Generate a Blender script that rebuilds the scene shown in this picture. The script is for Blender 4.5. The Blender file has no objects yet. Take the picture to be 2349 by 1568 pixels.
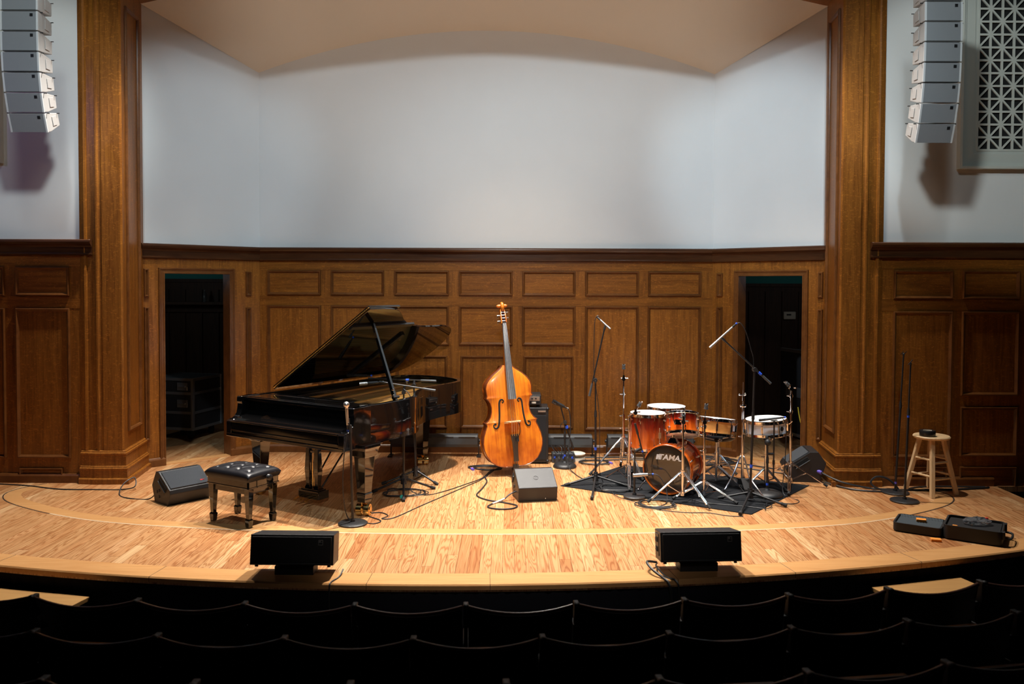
import bpy, bmesh, math, random
from mathutils import Vector, Matrix, Euler
PI = math.pi
rnd = random.Random(7)
SC = bpy.context.scene
COL = SC.collection

# ------------------------------------------------------------------ camera, world, exposure, big lights
cam = bpy.data.cameras.new('camera'); camo = bpy.data.objects.new('camera', cam); COL.objects.link(camo)
cam.sensor_width = 36; cam.lens = 1900 / 2349 * 36
cam.shift_y = -76 / 2349
camo.matrix_world = Matrix.Translation((0.31, 0, 2.0)) @ Matrix.Rotation(PI / 2 - 0.0274, 4, 'X') @ Matrix.Rotation(0.0036, 4, 'Z')
cam.clip_start = 0.05
cam.dof.use_dof = True; cam.dof.focus_distance = 8.6; cam.dof.aperture_fstop = 2.8
SC.camera = camo

w = bpy.data.worlds.new('hall_dark'); SC.world = w; w.use_nodes = True
w.node_tree.nodes['Background'].inputs[0].default_value = (0.25, 0.28, 0.36, 1)
w.node_tree.nodes['Background'].inputs[1].default_value = 0.006
vs = SC.view_settings; vs.view_transform = 'Standard'; vs.look = 'None'; vs.gamma = 1; vs.use_curve_mapping = False
vs.exposure = 0.0

def spot(name, loc, target, watts, col, angle, blend, radius=0.12):
    l = bpy.data.lights.new(name, 'SPOT'); l.energy = watts; l.color = col; l.spot_size = math.radians(angle)
    l.spot_blend = blend; l.shadow_soft_size = radius
    o = bpy.data.objects.new(name, l); COL.objects.link(o); o.location = loc
    o.rotation_euler = (Vector(target) - Vector(loc)).to_track_quat('-Z', 'Y').to_euler()
    return o
WARM = (1.0, 0.86, 0.70); NEUT = (1.0, 0.93, 0.85); COOL = (0.78, 0.96, 1.08); SIDE = (0.86, 0.97, 0.98)
# row of top lights hung on the front of the arch, just above the picture, tilted towards the hall
for x_, y_, p_, c_ in ((-2.75, 7.9, 1250, NEUT), (-1.4, 8.15, 900, NEUT), (0.15, 8.15, 2900, NEUT), (1.6, 8.15, 1050, NEUT), (2.85, 7.9, 620, NEUT)):
    spot('top_spot', (x_, y_, 5.75), (x_ * 1.3, 7.2, 0), p_, c_, 60, 0.85, 0.07)
for x_, p_ in ((-2.0, 420), (0.35, 520), (2.2, 520)):  # extra spots added as fill to brighten the lower back wall
    spot('top_spot', (x_, 8.15, 5.75), (x_, 9.7, 0.9), p_, WARM, 54, 0.9, 0.07)
# front-of-house washes onto the shell and onto the two side walls
spot('house_spot', (-2.6, 3.9, 7.3), (-0.9, 9.6, 1.5), 540, COOL, 60, 0.7)
spot('house_spot', (2.6, 3.9, 7.3), (1.2, 9.6, 1.5), 780, COOL, 60, 0.7)
spot('house_spot', (2.4, 3.9, 7.3), (-3.2, 9.4, 3.3), 760, COOL, 20, 0.7)
spot('house_spot', (-2.4, 3.9, 7.3), (3.2, 9.4, 3.3), 1350, COOL, 20, 0.7)
spot('house_spot', (-0.5, 2.4, 6.4), (-4.65, 8.3, 3.75), 1050, SIDE, 19.5, 0.35, 0.3)
spot('house_spot', (0.2, 2.4, 6.6), (4.95, 8.3, 3.75), 1050, SIDE, 20.5, 0.35, 0.3)
spot('house_spot', (-2.4, 3.6, 7.2), (-4.7, 8.3, 3.8), 170, SIDE, 24, 0.5, 0.3)  # small fill pair added to soften the shadows of the hanging arrays
spot('house_spot', (2.6, 3.6, 7.2), (4.9, 8.3, 3.8), 170, SIDE, 24, 0.5, 0.3)
# added fill lamps with no real source: warm wash on vault, weak stage fill
spot('added_fill_spot', (0.0, 0.6, 4.6), (0.0, 9.3, 5.7), 660, (1.0, 0.90, 0.78), 44, 0.6)
spot('added_fill_spot', (0.3, 0.4, 4.6), (0.3, 9.0, 0.6), 420, NEUT, 44, 0.8)
# violet colour wash on the left wall
spot('violet_spot', (-6.4, 5.2, 4.4), (-4.6, 8.3, 2.8), 45, (0.45, 0.4, 1.0), 60, 0.8)

# ------------------------------------------------------------------ object helpers
def link(o, parent=None):
    COL.objects.link(o)
    if parent is not None: o.parent = parent
    return o
def tag(o, label=None, cat=None, group=None, kind=None):
    if label: o['label'] = label
    if cat: o['category'] = cat
    if group: o['group'] = group
    if kind: o['kind'] = kind
    return o
def thing(name, label, cat, loc=(0, 0, 0), rz=0.0, group=None):
    o = bpy.data.objects.new(name, None); o.empty_display_size = 0.1; link(o)
    o.location = loc; o.rotation_euler = (0, 0, rz)
    return tag(o, label, cat, group)
def dup(root, loc, rz=0.0, label=None, group=None):
    r = root.copy(); COL.objects.link(r); r.location = loc; r.rotation_euler = (0, 0, rz)
    if label: r['label'] = label
    if group: r['group'] = group
    for ch in list(root.children):
        c = ch.copy(); COL.objects.link(c); c.parent = r
        for g in ch.children:
            d = g.copy(); COL.objects.link(d); d.parent = c
    return r
def V(*a): return Vector(a)
def catmull(pts, n=6, closed=False):
    P = [Vector(p) for p in pts]; out = []; m = len(P)
    segs = m if closed else m - 1
    for i in range(segs):
        p0 = P[(i - 1) % m] if (closed or i > 0) else P[0]
        p1 = P[i]; p2 = P[(i + 1) % m]
        p3 = P[(i + 2) % m] if (closed or i + 2 < m) else P[-1]
        for k in range(n):
            t = k / n
            out.append(0.5 * ((2 * p1) + (p2 - p0) * t + (2 * p0 - 5 * p1 + 4 * p2 - p3) * t * t + (3 * p1 - p0 - 3 * p2 + p3) * t ** 3))
    if not closed: out.append(P[-1])
    return out

class MB:
    """collects shapes into one mesh"""
    def __init__(s): s.bm = bmesh.new()
    def face(s, vs):
        try: return s.bm.faces.new(vs)
        except ValueError: return None
    def box(s, c, sz, rot=None, M=None):
        T = Matrix.Translation(c)
        if rot is not None: T = T @ Euler(rot).to_matrix().to_4x4()
        if M is not None: T = M @ T
        hx, hy, hz = sz[0] / 2, sz[1] / 2, sz[2] / 2
        v = [s.bm.verts.new(T @ Vector((x * hx, y * hy, z * hz))) for x in (-1, 1) for y in (-1, 1) for z in (-1, 1)]
        for f in ((0, 1, 3, 2), (4, 6, 7, 5), (0, 4, 5, 1), (2, 3, 7, 6), (0, 2, 6, 4), (1, 5, 7, 3)): s.face([v[i] for i in f])
        return s
    def cyl(s, p0, p1, r0, r1=None, n=14, caps=True):
        r1 = r0 if r1 is None else r1
        p0 = Vector(p0); p1 = Vector(p1); d = (p1 - p0).normalized()
        a = d.orthogonal().normalized(); b = d.cross(a)
        A = []; B = []
        for i in range(n):
            t = 2 * PI * i / n; q = a * math.cos(t) + b * math.sin(t)
            A.append(s.bm.verts.new(p0 + q * r0)); B.append(s.bm.verts.new(p1 + q * r1))
        for i in range(n):
            j = (i + 1) % n; s.face((A[i], A[j], B[j], B[i]))
        if caps: s.face(A[::-1]); s.face(B)
        return s
    def tube(s, pts, r, n=8, closed=False):
        P = [Vector(p) for p in pts]; m = len(P); rings = []
        t0 = (P[1] - P[0]).normalized(); a = t0.orthogonal().normalized()
        for i in range(m):
            if closed: t = (P[(i + 1) % m] - P[i - 1])
            else: t = P[min(i + 1, m - 1)] - P[max(i - 1, 0)]
            if t.length < 1e-9: t = t0
            t.normalize(); a = (a - t * a.dot(t))
            if a.length < 1e-6: a = t.orthogonal()
            a.normalize(); b = t.cross(a)
            rr = r[i] if isinstance(r, (list, tuple)) else r
            rings.append([s.bm.verts.new(P[i] + (a * math.cos(2 * PI * k / n) + b * math.sin(2 * PI * k / n)) * rr) for k in range(n)])
        for i in range(m if closed else m - 1):
            A = rings[i]; B = rings[(i + 1) % m]
            for k in range(n): s.face((A[k], A[(k + 1) % n], B[(k + 1) % n], B[k]))
        if not closed: s.face(rings[0][::-1]); s.face(rings[-1])
        return s
    def lathe(s, prof, n=24, M=None):
        M = M or Matrix.Identity(4); rings = []
        for r, z in prof:
            if r < 1e-6: rings.append([s.bm.verts.new(M @ Vector((0, 0, z)))])
            else: rings.append([s.bm.verts.new(M @ Vector((r * math.cos(2 * PI * k / n), r * math.sin(2 * PI * k / n), z))) for k in range(n)])
        for A, B in zip(rings, rings[1:]):
            if len(A) == 1 and len(B) == 1: continue
            for k in range(n):
                j = (k + 1) % n
                if len(A) == 1: s.face((A[0], B[j], B[k]))
                elif len(B) == 1: s.face((A[k], A[j], B[0]))
                else: s.face((A[k], A[j], B[j], B[k]))
        return s
    def prism(s, poly, z0, z1, M=None):
        M = M or Matrix.Identity(4)
        A = [s.bm.verts.new(M @ Vector((p[0], p[1], z0))) for p in poly]
        B = [s.bm.verts.new(M @ Vector((p[0], p[1], z1))) for p in poly]
        n = len(poly)
        for i in range(n): s.face((A[i], A[(i + 1) % n], B[(i + 1) % n], B[i]))
        s.face(A[::-1]); s.face(B)
        return s
    def loft(s, rings, closed=True, caps=True):
        R = [[s.bm.verts.new(Vector(p)) for p in r] for r in rings]; n = len(R[0])
        for A, B in zip(R, R[1:]):
            for k in range(n if closed else n - 1): s.face((A[k], A[(k + 1) % n], B[(k + 1) % n], B[k]))
        if caps and closed: s.face(R[0][::-1]); s.face(R[-1])
        return s
    def sphere(s, c, r, sc=(1, 1, 1), n=14, m=8):
        c = Vector(c)
        prof = [(math.sin(PI * i / m), -math.cos(PI * i / m)) for i in range(m + 1)]
        return s.lathe(prof, n, Matrix.Translation(c) @ Matrix.Diagonal((r * sc[0], r * sc[1], r * sc[2], 1)))
    def ring(s, R, r, c=(0, 0, 0), M=None, n=32, k=8):
        M = M or Matrix.Identity(4)
        return s.tube([M @ (Vector(c) + Vector((R * math.cos(2 * PI * i / n), R * math.sin(2 * PI * i / n), 0))) for i in range(n)], r, k, True)
    def done(s, name, mat, parent=None, bevel=0, ang=55, smooth=True, kind=None, seg=2):
        bm = s.bm
        bmesh.ops.recalc_face_normals(bm, faces=bm.faces[:])
        me = bpy.data.meshes.new(name); bm.to_mesh(me); bm.free()
        if mat is not None: me.materials.append(mat)
        if smooth:
            me.polygons.foreach_set('use_smooth', [True] * len(me.polygons)); me.set_sharp_from_angle(angle=math.radians(ang))
        o = bpy.data.objects.new(name, me); link(o, parent)
        if bevel:
            b = o.modifiers.new('bevel', 'BEVEL'); b.width = bevel; b.segments = seg; b.limit_method = 'ANGLE'; b.angle_limit = math.radians(40)
            b.harden_normals = False
        if kind: o['kind'] = kind
        return o

# ------------------------------------------------------------------ materials
def newmat(name):
    m = bpy.data.materials.new(name); m.use_nodes = True
    nt = m.node_tree; return m, nt, nt.nodes['Principled BSDF']
def plain(name, col, rough=0.5, metal=0.0, coat=0.0, spec=0.5, noise=0.0, nscale=40, bump=0.0, emit=None, trans=0.0):
    m, nt, b = newmat(name)
    b.inputs['Base Color'].default_value = (*col, 1); b.inputs['Roughness'].default_value = rough
    b.inputs['Metallic'].default_value = metal; b.inputs['Coat Weight'].default_value = coat; b.inputs['Coat Roughness'].default_value = 0.04
    b.inputs['Specular IOR Level'].default_value = spec
    if trans: b.inputs['Transmission Weight'].default_value = trans
    if emit: b.inputs['Emission Color'].default_value = (*emit[0], 1); b.inputs['Emission Strength'].default_value = emit[1]
    tc = nt.nodes.new('ShaderNodeTexCoord'); nz = nt.nodes.new('ShaderNodeTexNoise'); nz.inputs['Scale'].default_value = nscale; nz.inputs['Detail'].default_value = 5
    nt.links.new(tc.outputs['Object'], nz.inputs['Vector'])
    if noise:
        mx = nt.nodes.new('ShaderNodeMix'); mx.data_type = 'RGBA'
        mx.inputs[6].default_value = (*[c * (1 - noise) for c in col], 1); mx.inputs[7].default_value = (*[min(1, c * (1 + noise)) for c in col], 1)
        nt.links.new(nz.outputs['Fac'], mx.inputs[0]); nt.links.new(mx.outputs[2], b.inputs['Base Color'])
    if bump:
        bp = nt.nodes.new('ShaderNodeBump'); bp.inputs['Strength'].default_value = bump; bp.inputs['Distance'].default_value = 0.004
        nt.links.new(nz.outputs['Fac'], bp.inputs['Height']); nt.links.new(bp.outputs[0], b.inputs['Normal'])
    return m
def wood(name, c1, c2, scale=(14, 14, 0.9), rough=0.35, coat=0.0, fleck=0.0, objrand=0.25, dist=1.2):
    m, nt, b = newmat(name); N = nt.nodes.new; L = nt.links.new
    b.inputs['Roughness'].default_value = rough; b.inputs['Coat Weight'].default_value = coat; b.inputs['Coat Roughness'].default_value = 0.12; b.inputs['Specular IOR Level'].default_value = 0.35
    tc = N('ShaderNodeTexCoord'); oi = N('ShaderNodeObjectInfo')
    mul = N('ShaderNodeVectorMath'); mul.operation = 'SCALE'; mul.inputs[0].default_value = (13.1, 7.7, 9.3); L(oi.outputs['Random'], mul.inputs['Scale'])
    ad = N('ShaderNodeVectorMath'); L(tc.outputs['Object'], ad.inputs[0]); L(mul.outputs[0], ad.inputs[1])
    mp = N('ShaderNodeMapping'); mp.inputs['Scale'].default_value = scale; L(ad.outputs[0], mp.inputs['Vector'])
    n1 = N('ShaderNodeTexNoise'); n1.inputs['Scale'].default_value = 1.6; n1.inputs['Detail'].default_value = 7; n1.inputs['Roughness'].default_value = 0.62; n1.inputs['Distortion'].default_value = dist; L(mp.outputs[0], n1.inputs['Vector'])
    n2 = N('ShaderNodeTexNoise'); n2.inputs['Scale'].default_value = 9; n2.inputs['Detail'].default_value = 3; L(mp.outputs[0], n2.inputs['Vector'])
    mixf = N('ShaderNodeMath'); mixf.operation = 'MULTIPLY_ADD'; mixf.inputs[1].default_value = 0.35; L(n2.outputs['Fac'], mixf.inputs[0])
    sub = N('ShaderNodeMath'); sub.operation = 'SUBTRACT'; sub.inputs[1].default_value = 0.175; L(n1.outputs['Fac'], sub.inputs[0]); L(sub.outputs[0], mixf.inputs[2])
    cr = N('ShaderNodeValToRGB'); cr.color_ramp.elements[0].position = 0.3; cr.color_ramp.elements[1].position = 0.72
    cr.color_ramp.elements[0].color = (*c1, 1); cr.color_ramp.elements[1].color = (*c2, 1); L(mixf.outputs[0], cr.inputs[0])
    out = cr.outputs[0]
    if fleck:
        mp2 = N('ShaderNodeMapping'); mp2.inputs['Scale'].default_value = (26, 26, 60); mp2.inputs['Rotation'].default_value = (0, 0.5, 0); L(ad.outputs[0], mp2.inputs['Vector'])
        n3 = N('ShaderNodeTexNoise'); n3.inputs['Scale'].default_value = 1.0; n3.inputs['Detail'].default_value = 2; n3.inputs['Distortion'].default_value = 1.5; L(mp2.outputs[0], n3.inputs['Vector'])
        r3 = N('ShaderNodeValToRGB'); r3.color_ramp.elements[0].position = 0.56; r3.color_ramp.elements[1].position = 0.68
        r3.color_ramp.elements[1].color = (fleck,) * 3 + (1,); L(n3.outputs['Fac'], r3.inputs[0])
        mx = N('ShaderNodeMix'); mx.data_type = 'RGBA'; mx.inputs[7].default_value = (*[min(1, c * 1.9) for c in c2], 1); L(r3.outputs[0], mx.inputs[0]); L(out, mx.inputs[6]); out = mx.outputs[2]
    hs = N('ShaderNodeHueSaturation'); mr = N('ShaderNodeMapRange'); mr.inputs['To Min'].default_value = 1 - objrand; mr.inputs['To Max'].default_value = 1 + objrand
    L(oi.outputs['Random'], mr.inputs[0]); L(mr.outputs[0], hs.inputs['Value']); L(out, hs.inputs['Color']); L(hs.outputs[0], b.inputs['Base Color'])
    bp = N('ShaderNodeBump'); bp.inputs['Strength'].default_value = 0.12; bp.inputs['Distance'].default_value = 0.003; L(n2.outputs['Fac'], bp.inputs['Height']); L(bp.outputs[0], b.inputs['Normal'])
    return m
def plank_floor(name, along='Y', width=0.083):
    m, nt, b = newmat(name); N = nt.nodes.new; L = nt.links.new
    tc = N('ShaderNodeTexCoord'); sp = N('ShaderNodeSeparateXYZ'); L(tc.outputs['Object'], sp.inputs[0])
    def math_(op, a, bb=None, c=None):
        n = N('ShaderNodeMath'); n.operation = op
        for i, v in enumerate((a, bb, c)):
            if v is None: continue
            if isinstance(v, (int, float)): n.inputs[i].default_value = v
            else: L(v, n.inputs[i])
        return n.outputs[0]
    X, Y = (sp.outputs[0], sp.outputs[1]) if along == 'Y' else (sp.outputs[1], sp.outputs[0])
    u = math_('DIVIDE', X, width); iu = math_('FLOOR', u); fu = math_('FRACT', u)
    w1 = N('ShaderNodeTexWhiteNoise'); w1.noise_dimensions = '1D'; L(iu, w1.inputs['W'])
    v = math_('MULTIPLY_ADD', w1.outputs['Value'], 5.3, math_('DIVIDE', Y, 1.7)); iv = math_('FLOOR', v); fv = math_('FRACT', v)
    cb = N('ShaderNodeCombineXYZ'); L(iu, cb.inputs[0]); L(iv, cb.inputs[1])
    w2 = N('ShaderNodeTexWhiteNoise'); w2.noise_dimensions = '2D'; L(cb.outputs[0], w2.inputs['Vector'])
    # grain
    cg = N('ShaderNodeCombineXYZ'); L(math_('MULTIPLY', X, 13.0), cg.inputs[0]); L(math_('MULTIPLY', Y, 0.75), cg.inputs[1]); L(math_('MULTIPLY', w2.outputs['Value'], 41.0), cg.inputs[2])
    n1 = N('ShaderNodeTexNoise'); n1.inputs['Scale'].default_value = 1.0; n1.inputs['Detail'].default_value = 2; n1.inputs['Distortion'].default_value = 0.4; L(cg.outputs[0], n1.inputs['Vector'])
    sn = math_('SINE', math_('MULTIPLY', n1.outputs['Fac'], 85.0)); g = math_('MULTIPLY_ADD', sn, 0.5, 0.5)
    g = math_('POWER', g, 2.2)
    cr = N('ShaderNodeValToRGB'); e = cr.color_ramp.elements
    e[0].position = 0; e[0].color = (0.50, 0.215, 0.08, 1); e[1].position = 1; e[1].color = (0.80, 0.51, 0.26, 1)
    for p, c in ((0.25, (0.62, 0.325, 0.14)), (0.55, (0.64, 0.35, 0.155)), (0.8, (0.60, 0.285, 0.115))):
        k = e.new(p); k.color = (*c, 1)
    L(w2.outputs['Value'], cr.inputs[0])
    mx = N('ShaderNodeMix'); mx.data_type = 'RGBA'; mx.blend_type = 'MULTIPLY'; mx.inputs[7].default_value = (0.58, 0.42, 0.30, 1)
    L(math_('MULTIPLY', g, 0.85), mx.inputs[0]); L(cr.outputs[0], mx.inputs[6])
    gap = math_('MAXIMUM', math_('GREATER_THAN', math_('ABSOLUTE', math_('SUBTRACT', fu, 0.5)), 0.483), math_('GREATER_THAN', math_('ABSOLUTE', math_('SUBTRACT', fv, 0.5)), 0.4988))
    m2 = N('ShaderNodeMix'); m2.data_type = 'RGBA'; m2.blend_type = 'MULTIPLY'; m2.inputs[7].default_value = (0.36, 0.25, 0.18, 1); L(gap, m2.inputs[0]); L(mx.outputs[2], m2.inputs[6])
    # pale scuffs with shapes of their own
    nz = N('ShaderNodeTexNoise'); nz.inputs['Scale'].default_value = 4.2; nz.inputs['Detail'].default_value = 6; nz.inputs['Roughness'].default_value = 0.7; L(tc.outputs['Object'], nz.inputs['Vector'])
    r2 = N('ShaderNodeValToRGB'); r2.color_ramp.elements[0].position = 0.70; r2.color_ramp.elements[1].position = 0.78; L(nz.outputs['Fac'], r2.inputs[0])
    m3 = N('ShaderNodeMix'); m3.data_type = 'RGBA'; m3.inputs[7].default_value = (0.72, 0.58, 0.42, 1); L(math_('MULTIPLY', r2.outputs[0], 0.6), m3.inputs[0]); L(m2.outputs[2], m3.inputs[6])
    L(m3.outputs[2], b.inputs['Base Color'])
    b.inputs['Specular IOR Level'].default_value = 0.5; b.inputs['Coat Weight'].default_value = 0.35; b.inputs['Coat Roughness'].default_value = 0.3
    nr = N('ShaderNodeTexNoise'); nr.inputs['Scale'].default_value = 2.0; nr.inputs['Detail'].default_value = 4; L(tc.outputs['Object'], nr.inputs['Vector'])
    L(math_('MULTIPLY_ADD', nr.outputs['Fac'], 0.20, 0.20), b.inputs['Roughness'])
    bp = N('ShaderNodeBump'); bp.inputs['Strength'].default_value = 0.15; bp.inputs['Distance'].default_value = 0.002; L(math_('SUBTRACT', 1.0, gap), bp.inputs['Height']); L(bp.outputs[0], b.inputs['Normal'])
    return m
def perforated(name, col, scale=420, rough=0.6, hole=0.25):
    m, nt, b = newmat(name); N = nt.nodes.new; L = nt.links.new
    tc = N('ShaderNodeTexCoord'); vo = N('ShaderNodeTexVoronoi'); vo.inputs['Scale'].default_value = scale; vo.inputs['Randomness'].default_value = 0.1
    L(tc.outputs['Object'], vo.inputs['Vector'])
    cr = N('ShaderNodeValToRGB'); cr.color_ramp.elements[0].position = hole; cr.color_ramp.elements[1].position = hole + 0.15
    cr.color_ramp.elements[0].color = (*[c * 0.35 for c in col], 1); cr.color_ramp.elements[1].color = (*col, 1)
    L(vo.outputs['Distance'], cr.inputs[0]); L(cr.outputs[0], b.inputs['Base Color']); b.inputs['Roughness'].default_value = rough
    return m

OAKC = ((0.135, 0.042, 0.006), (0.285, 0.104, 0.015))
M = dict(
    plaster=plain('plaster_white', (0.70, 0.695, 0.68), 0.85, noise=0.03, nscale=3, bump=0.25),
    ceil=plain('plaster_cream', (0.74, 0.67, 0.56), 0.85, noise=0.03, nscale=2, bump=0.1),
    oak_v=wood('oak_vertical', *OAKC, scale=(14, 14, 0.8), fleck=0.35, objrand=0.12),
    oak_h=wood('oak_horizontal', *OAKC, scale=(0.8, 0.8, 14), fleck=0.3, objrand=0.12),
    oak_d=wood('oak_moulding', (0.10, 0.034, 0.009), (0.17, 0.064, 0.017), scale=(3, 3, 3), rough=0.28, objrand=0.05),
    oak_cap=wood('oak_cap', (0.045, 0.016, 0.006), (0.08, 0.03, 0.011), scale=(1, 1, 8), rough=0.25, objrand=0.05),
    floor=plank_floor('stage_planks'),
    border=wood('oak_border', (0.55, 0.265, 0.095), (0.66, 0.36, 0.145), scale=(1.2, 16, 1), rough=0.33, objrand=0.06),
    scuff=plain('worn_paint_line', (0.62, 0.45, 0.28), 0.6, noise=0.35, nscale=18),
    inkline=plain('dark_seam', (0.03, 0.018, 0.01), 0.6),
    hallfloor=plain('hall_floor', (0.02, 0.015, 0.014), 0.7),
    drape=plain('black_drape', (0.016, 0.016, 0.022), 0.95, spec=0.1),
    lacquer=plain('black_lacquer', (0.0035, 0.0033, 0.0035), 0.06, coat=1.0, spec=0.6),
    satin=plain('satin_black', (0.012, 0.012, 0.013), 0.35),
    black=plain('black_metal', (0.012, 0.012, 0.013), 0.42),
    blackpl=plain('black_plastic', (0.014, 0.014, 0.015), 0.55, bump=0.05, nscale=200),
    rubber=plain('black_rubber', (0.012, 0.012, 0.012), 0.8),
    paintbox=plain('textured_black_paint', (0.016, 0.016, 0.017), 0.42, bump=0.35, nscale=350),
    cloth=plain('grille_cloth', (0.014, 0.014, 0.016), 0.9, bump=0.6, nscale=500, noise=0.5),
    gfoam=plain('grey_grille_foam', (0.05, 0.056, 0.065), 0.95, bump=1.0, nscale=260, noise=0.5),
    chrome=plain('chrome', (0.82, 0.82, 0.84), 0.09, metal=1.0),
    steel=plain('brushed_steel', (0.55, 0.55, 0.56), 0.28, metal=1.0),
    brass=plain('brass', (0.85, 0.60, 0.24), 0.16, metal=1.0),
    gold=plain('gold_plate', (0.58, 0.34, 0.10), 0.34, metal=0.75),
    leather=plain('black_leather', (0.010, 0.010, 0.013), 0.36, coat=0.0, bump=0.12, nscale=60),
    cable=plain('cable_black', (0.014, 0.015, 0.017), 0.5),
    bluetape=plain('blue_tape', (0.02, 0.10, 0.75), 0.5),
    whitetape=plain('white_tape', (0.75, 0.72, 0.66), 0.6),
    purple=plain('purple_plug', (0.14, 0.10, 0.55), 0.5),
    yellow=plain('yellow_cable', (0.65, 0.6, 0.05), 0.5),
    silver=plain('nickel_satin', (0.62, 0.60, 0.58), 0.3, metal=0.9),
    white=plain('drum_head_white', (0.86, 0.86, 0.85), 0.45),
    wshell=plain('white_lacquer', (0.75, 0.75, 0.78), 0.2, coat=0.5),
    rug=plain('charcoal_carpet', (0.012, 0.013, 0.015), 0.95, bump=0.8, nscale=300, noise=0.4, spec=0.15),
    stool=wood('birch_stool', (0.62, 0.40, 0.20), (0.74, 0.53, 0.30), scale=(20, 20, 1.2), rough=0.4, objrand=0.04),
    steptop=wood('step_oak', (0.42, 0.22, 0.075), (0.52, 0.29, 0.10), scale=(1, 14, 14), rough=0.45, objrand=0.04),
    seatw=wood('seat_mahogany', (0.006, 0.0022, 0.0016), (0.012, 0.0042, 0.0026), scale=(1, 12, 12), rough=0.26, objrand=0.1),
    seatrail=plain('seat_rail_highlight', (0.13, 0.06, 0.045), 0.22),  # lighter than the seat wood: top-edge highlight put into the colour
    iron=plain('cast_iron', (0.012, 0.012, 0.012), 0.5),
    arraygrille=perforated('array_grille', (0.24, 0.25, 0.265)),
    arraybox=plain('array_white_shell', (0.42, 0.41, 0.40), 0.5),
    arrayrim=plain('array_pale_rim', (0.55, 0.56, 0.57), 0.5),
    orange=plain('orange_foam', (0.85, 0.30, 0.04), 0.9),
    eggfoam=plain('grey_egg_foam', (0.10, 0.12, 0.135), 0.95),
    teal=plain('teal_paint', (0.03, 0.28, 0.26), 0.8),
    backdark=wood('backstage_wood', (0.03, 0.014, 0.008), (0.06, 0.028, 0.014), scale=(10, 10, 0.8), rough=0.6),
    grillepaint=plain('grille_paint', (0.50, 0.51, 0.46), 0.7),
    void=plain('duct_black', (0.004, 0.004, 0.004), 0.9),
    alu=plain('case_aluminium', (0.42, 0.44, 0.46), 0.35, metal=0.8),
    casepanel=plain('case_panel', (0.02, 0.02, 0.022), 0.6),
    bassedge=plain('bass_dark_edge', (0.16, 0.035, 0.010), 0.3, coat=0.4),
    maple=plain('maple_bridge', (0.72, 0.52, 0.30), 0.45),
    ebony=plain('ebony', (0.022, 0.021, 0.021), 0.42, spec=0.9),
    fingerb=plain('fingerboard_gloss_grey', (0.11, 0.11, 0.115), 0.4, spec=1.0, noise=0.3, nscale=30),  # grey puts the gloss reflection of the black board into its colour
    string=plain('steel_string', (0.75, 0.74, 0.72), 0.3, metal=1.0),
    smoke=plain('smoked_head', (0.045, 0.034, 0.024), 0.13, coat=0.6),
    grey=plain('strip_light_grey', (0.055, 0.062, 0.068), 0.5),
    clear=plain('clear_plastic', (0.7, 0.75, 0.8), 0.12, trans=0.92),
    red=plain('red_plastic', (0.6, 0.02, 0.03), 0.4),
    felt=plain('red_felt', (0.35, 0.01, 0.02), 0.9),
    cream=plain('cream_plastic', (0.7, 0.66, 0.55), 0.5),
    purplegel=plain('teal_tape', (0.03, 0.5, 0.4), 0.5),
)

# ------------------------------------------------------------------ the setting: stage floor
def lip(x, off=0.0): return 5.51 + (x + 0.3) ** 2 / 26.0 + off
xs = [-7.2 + i * 0.19 for i in range(66)]
xs = [x for x in xs if x < 5.14] + [5.15]
mb = MB(); mb.prism([(x, lip(x)) for x in xs] + [(5.2, 8.3), (6.6, 8.34), (6.6, 13.2), (-7.2, 13.2)], -0.055, 0.0)
flo = mb.done('floor', M['floor'], kind='structure', ang=20)
# border board with its nosing along the curved lip
mb = MB(); R = []
for x in xs:
    n = V((x + 0.3) / 13, -1, 0).normalized(); p = V(x, lip(x), 0)
    R.append([p - n * 0.20 + V(0, 0, 0.0006), p + n * 0.012 + V(0, 0, 0.0012), p + n * 0.02 + V(0, 0, -0.008), p + n * 0.02 + V(0, 0, -0.036), p + n * 0.0 + V(0, 0, -0.042), p - n * 0.20 + V(0, 0, -0.042)])
mb.loft(R); mb.done('trim_1', M['border'], kind='structure', ang=25)
mb = MB()
for x in (-3.4, -2.17, -0.66, 0.17, 1.45, 2.3, 3.3):
    n = V((x + 0.3) / 13, -1, 0).normalized(); p = V(x, lip(x), 0)
    mb.tube([p - n * 0.2 + V(0, 0, 0.001), p + n * 0.0205 + V(0, 0, 0.001), p + n * 0.0205 + V(0, 0, -0.036)], 0.0015, 5)
mb.done('trim_2', M['inkline'], kind='structure')
# inlaid curved band of the older stage front
half = [(0, 6.62), (1.2, 6.655), (2.25, 6.76), (3.07, 6.92), (3.6, 7.12), (4.05, 7.37), (4.38, 7.62), (4.53, 7.87), (4.50, 8.1), (4.36, 8.28)]
ring_pts = catmull([V(-x, y, 0) for x, y in reversed(half[1:])] + [V(x, y, 0) for x, y in half], 8)
def ribbon(pts, a, b, z, name, mat):
    mb = MB(); R = []
    for i, p in enumerate(pts):
        t = (pts[min(i + 1, len(pts) - 1)] - pts[max(i - 1, 0)]).normalized(); n = V(-t.y, t.x, 0)
        R.append([p + n * a + V(0, 0, z), p + n * b + V(0, 0, z), p + n * b + V(0, 0, -0.004), p + n * a + V(0, 0, -0.004)])
    mb.loft(R); return mb.done(name, mat, kind='structure', ang=25)
ribbon(ring_pts, 0.012, 0.15, 0.0008, 'trim_3', M['border'])
mid = [p for p in ring_pts if abs(p.x) < 3.75]
ribbon(mid, -0.004, 0.014, 0.0012, 'trim_4', M['scuff'])
ribbon([p for p in ring_pts if p.x >= 3.7], -0.006, 0.008, 0.0012, 'trim_5', M['inkline'])
ribbon([p for p in ring_pts if p.x <= -3.7], -0.005, 0.006, 0.0012, 'trim_6', M['inkline'])
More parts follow.
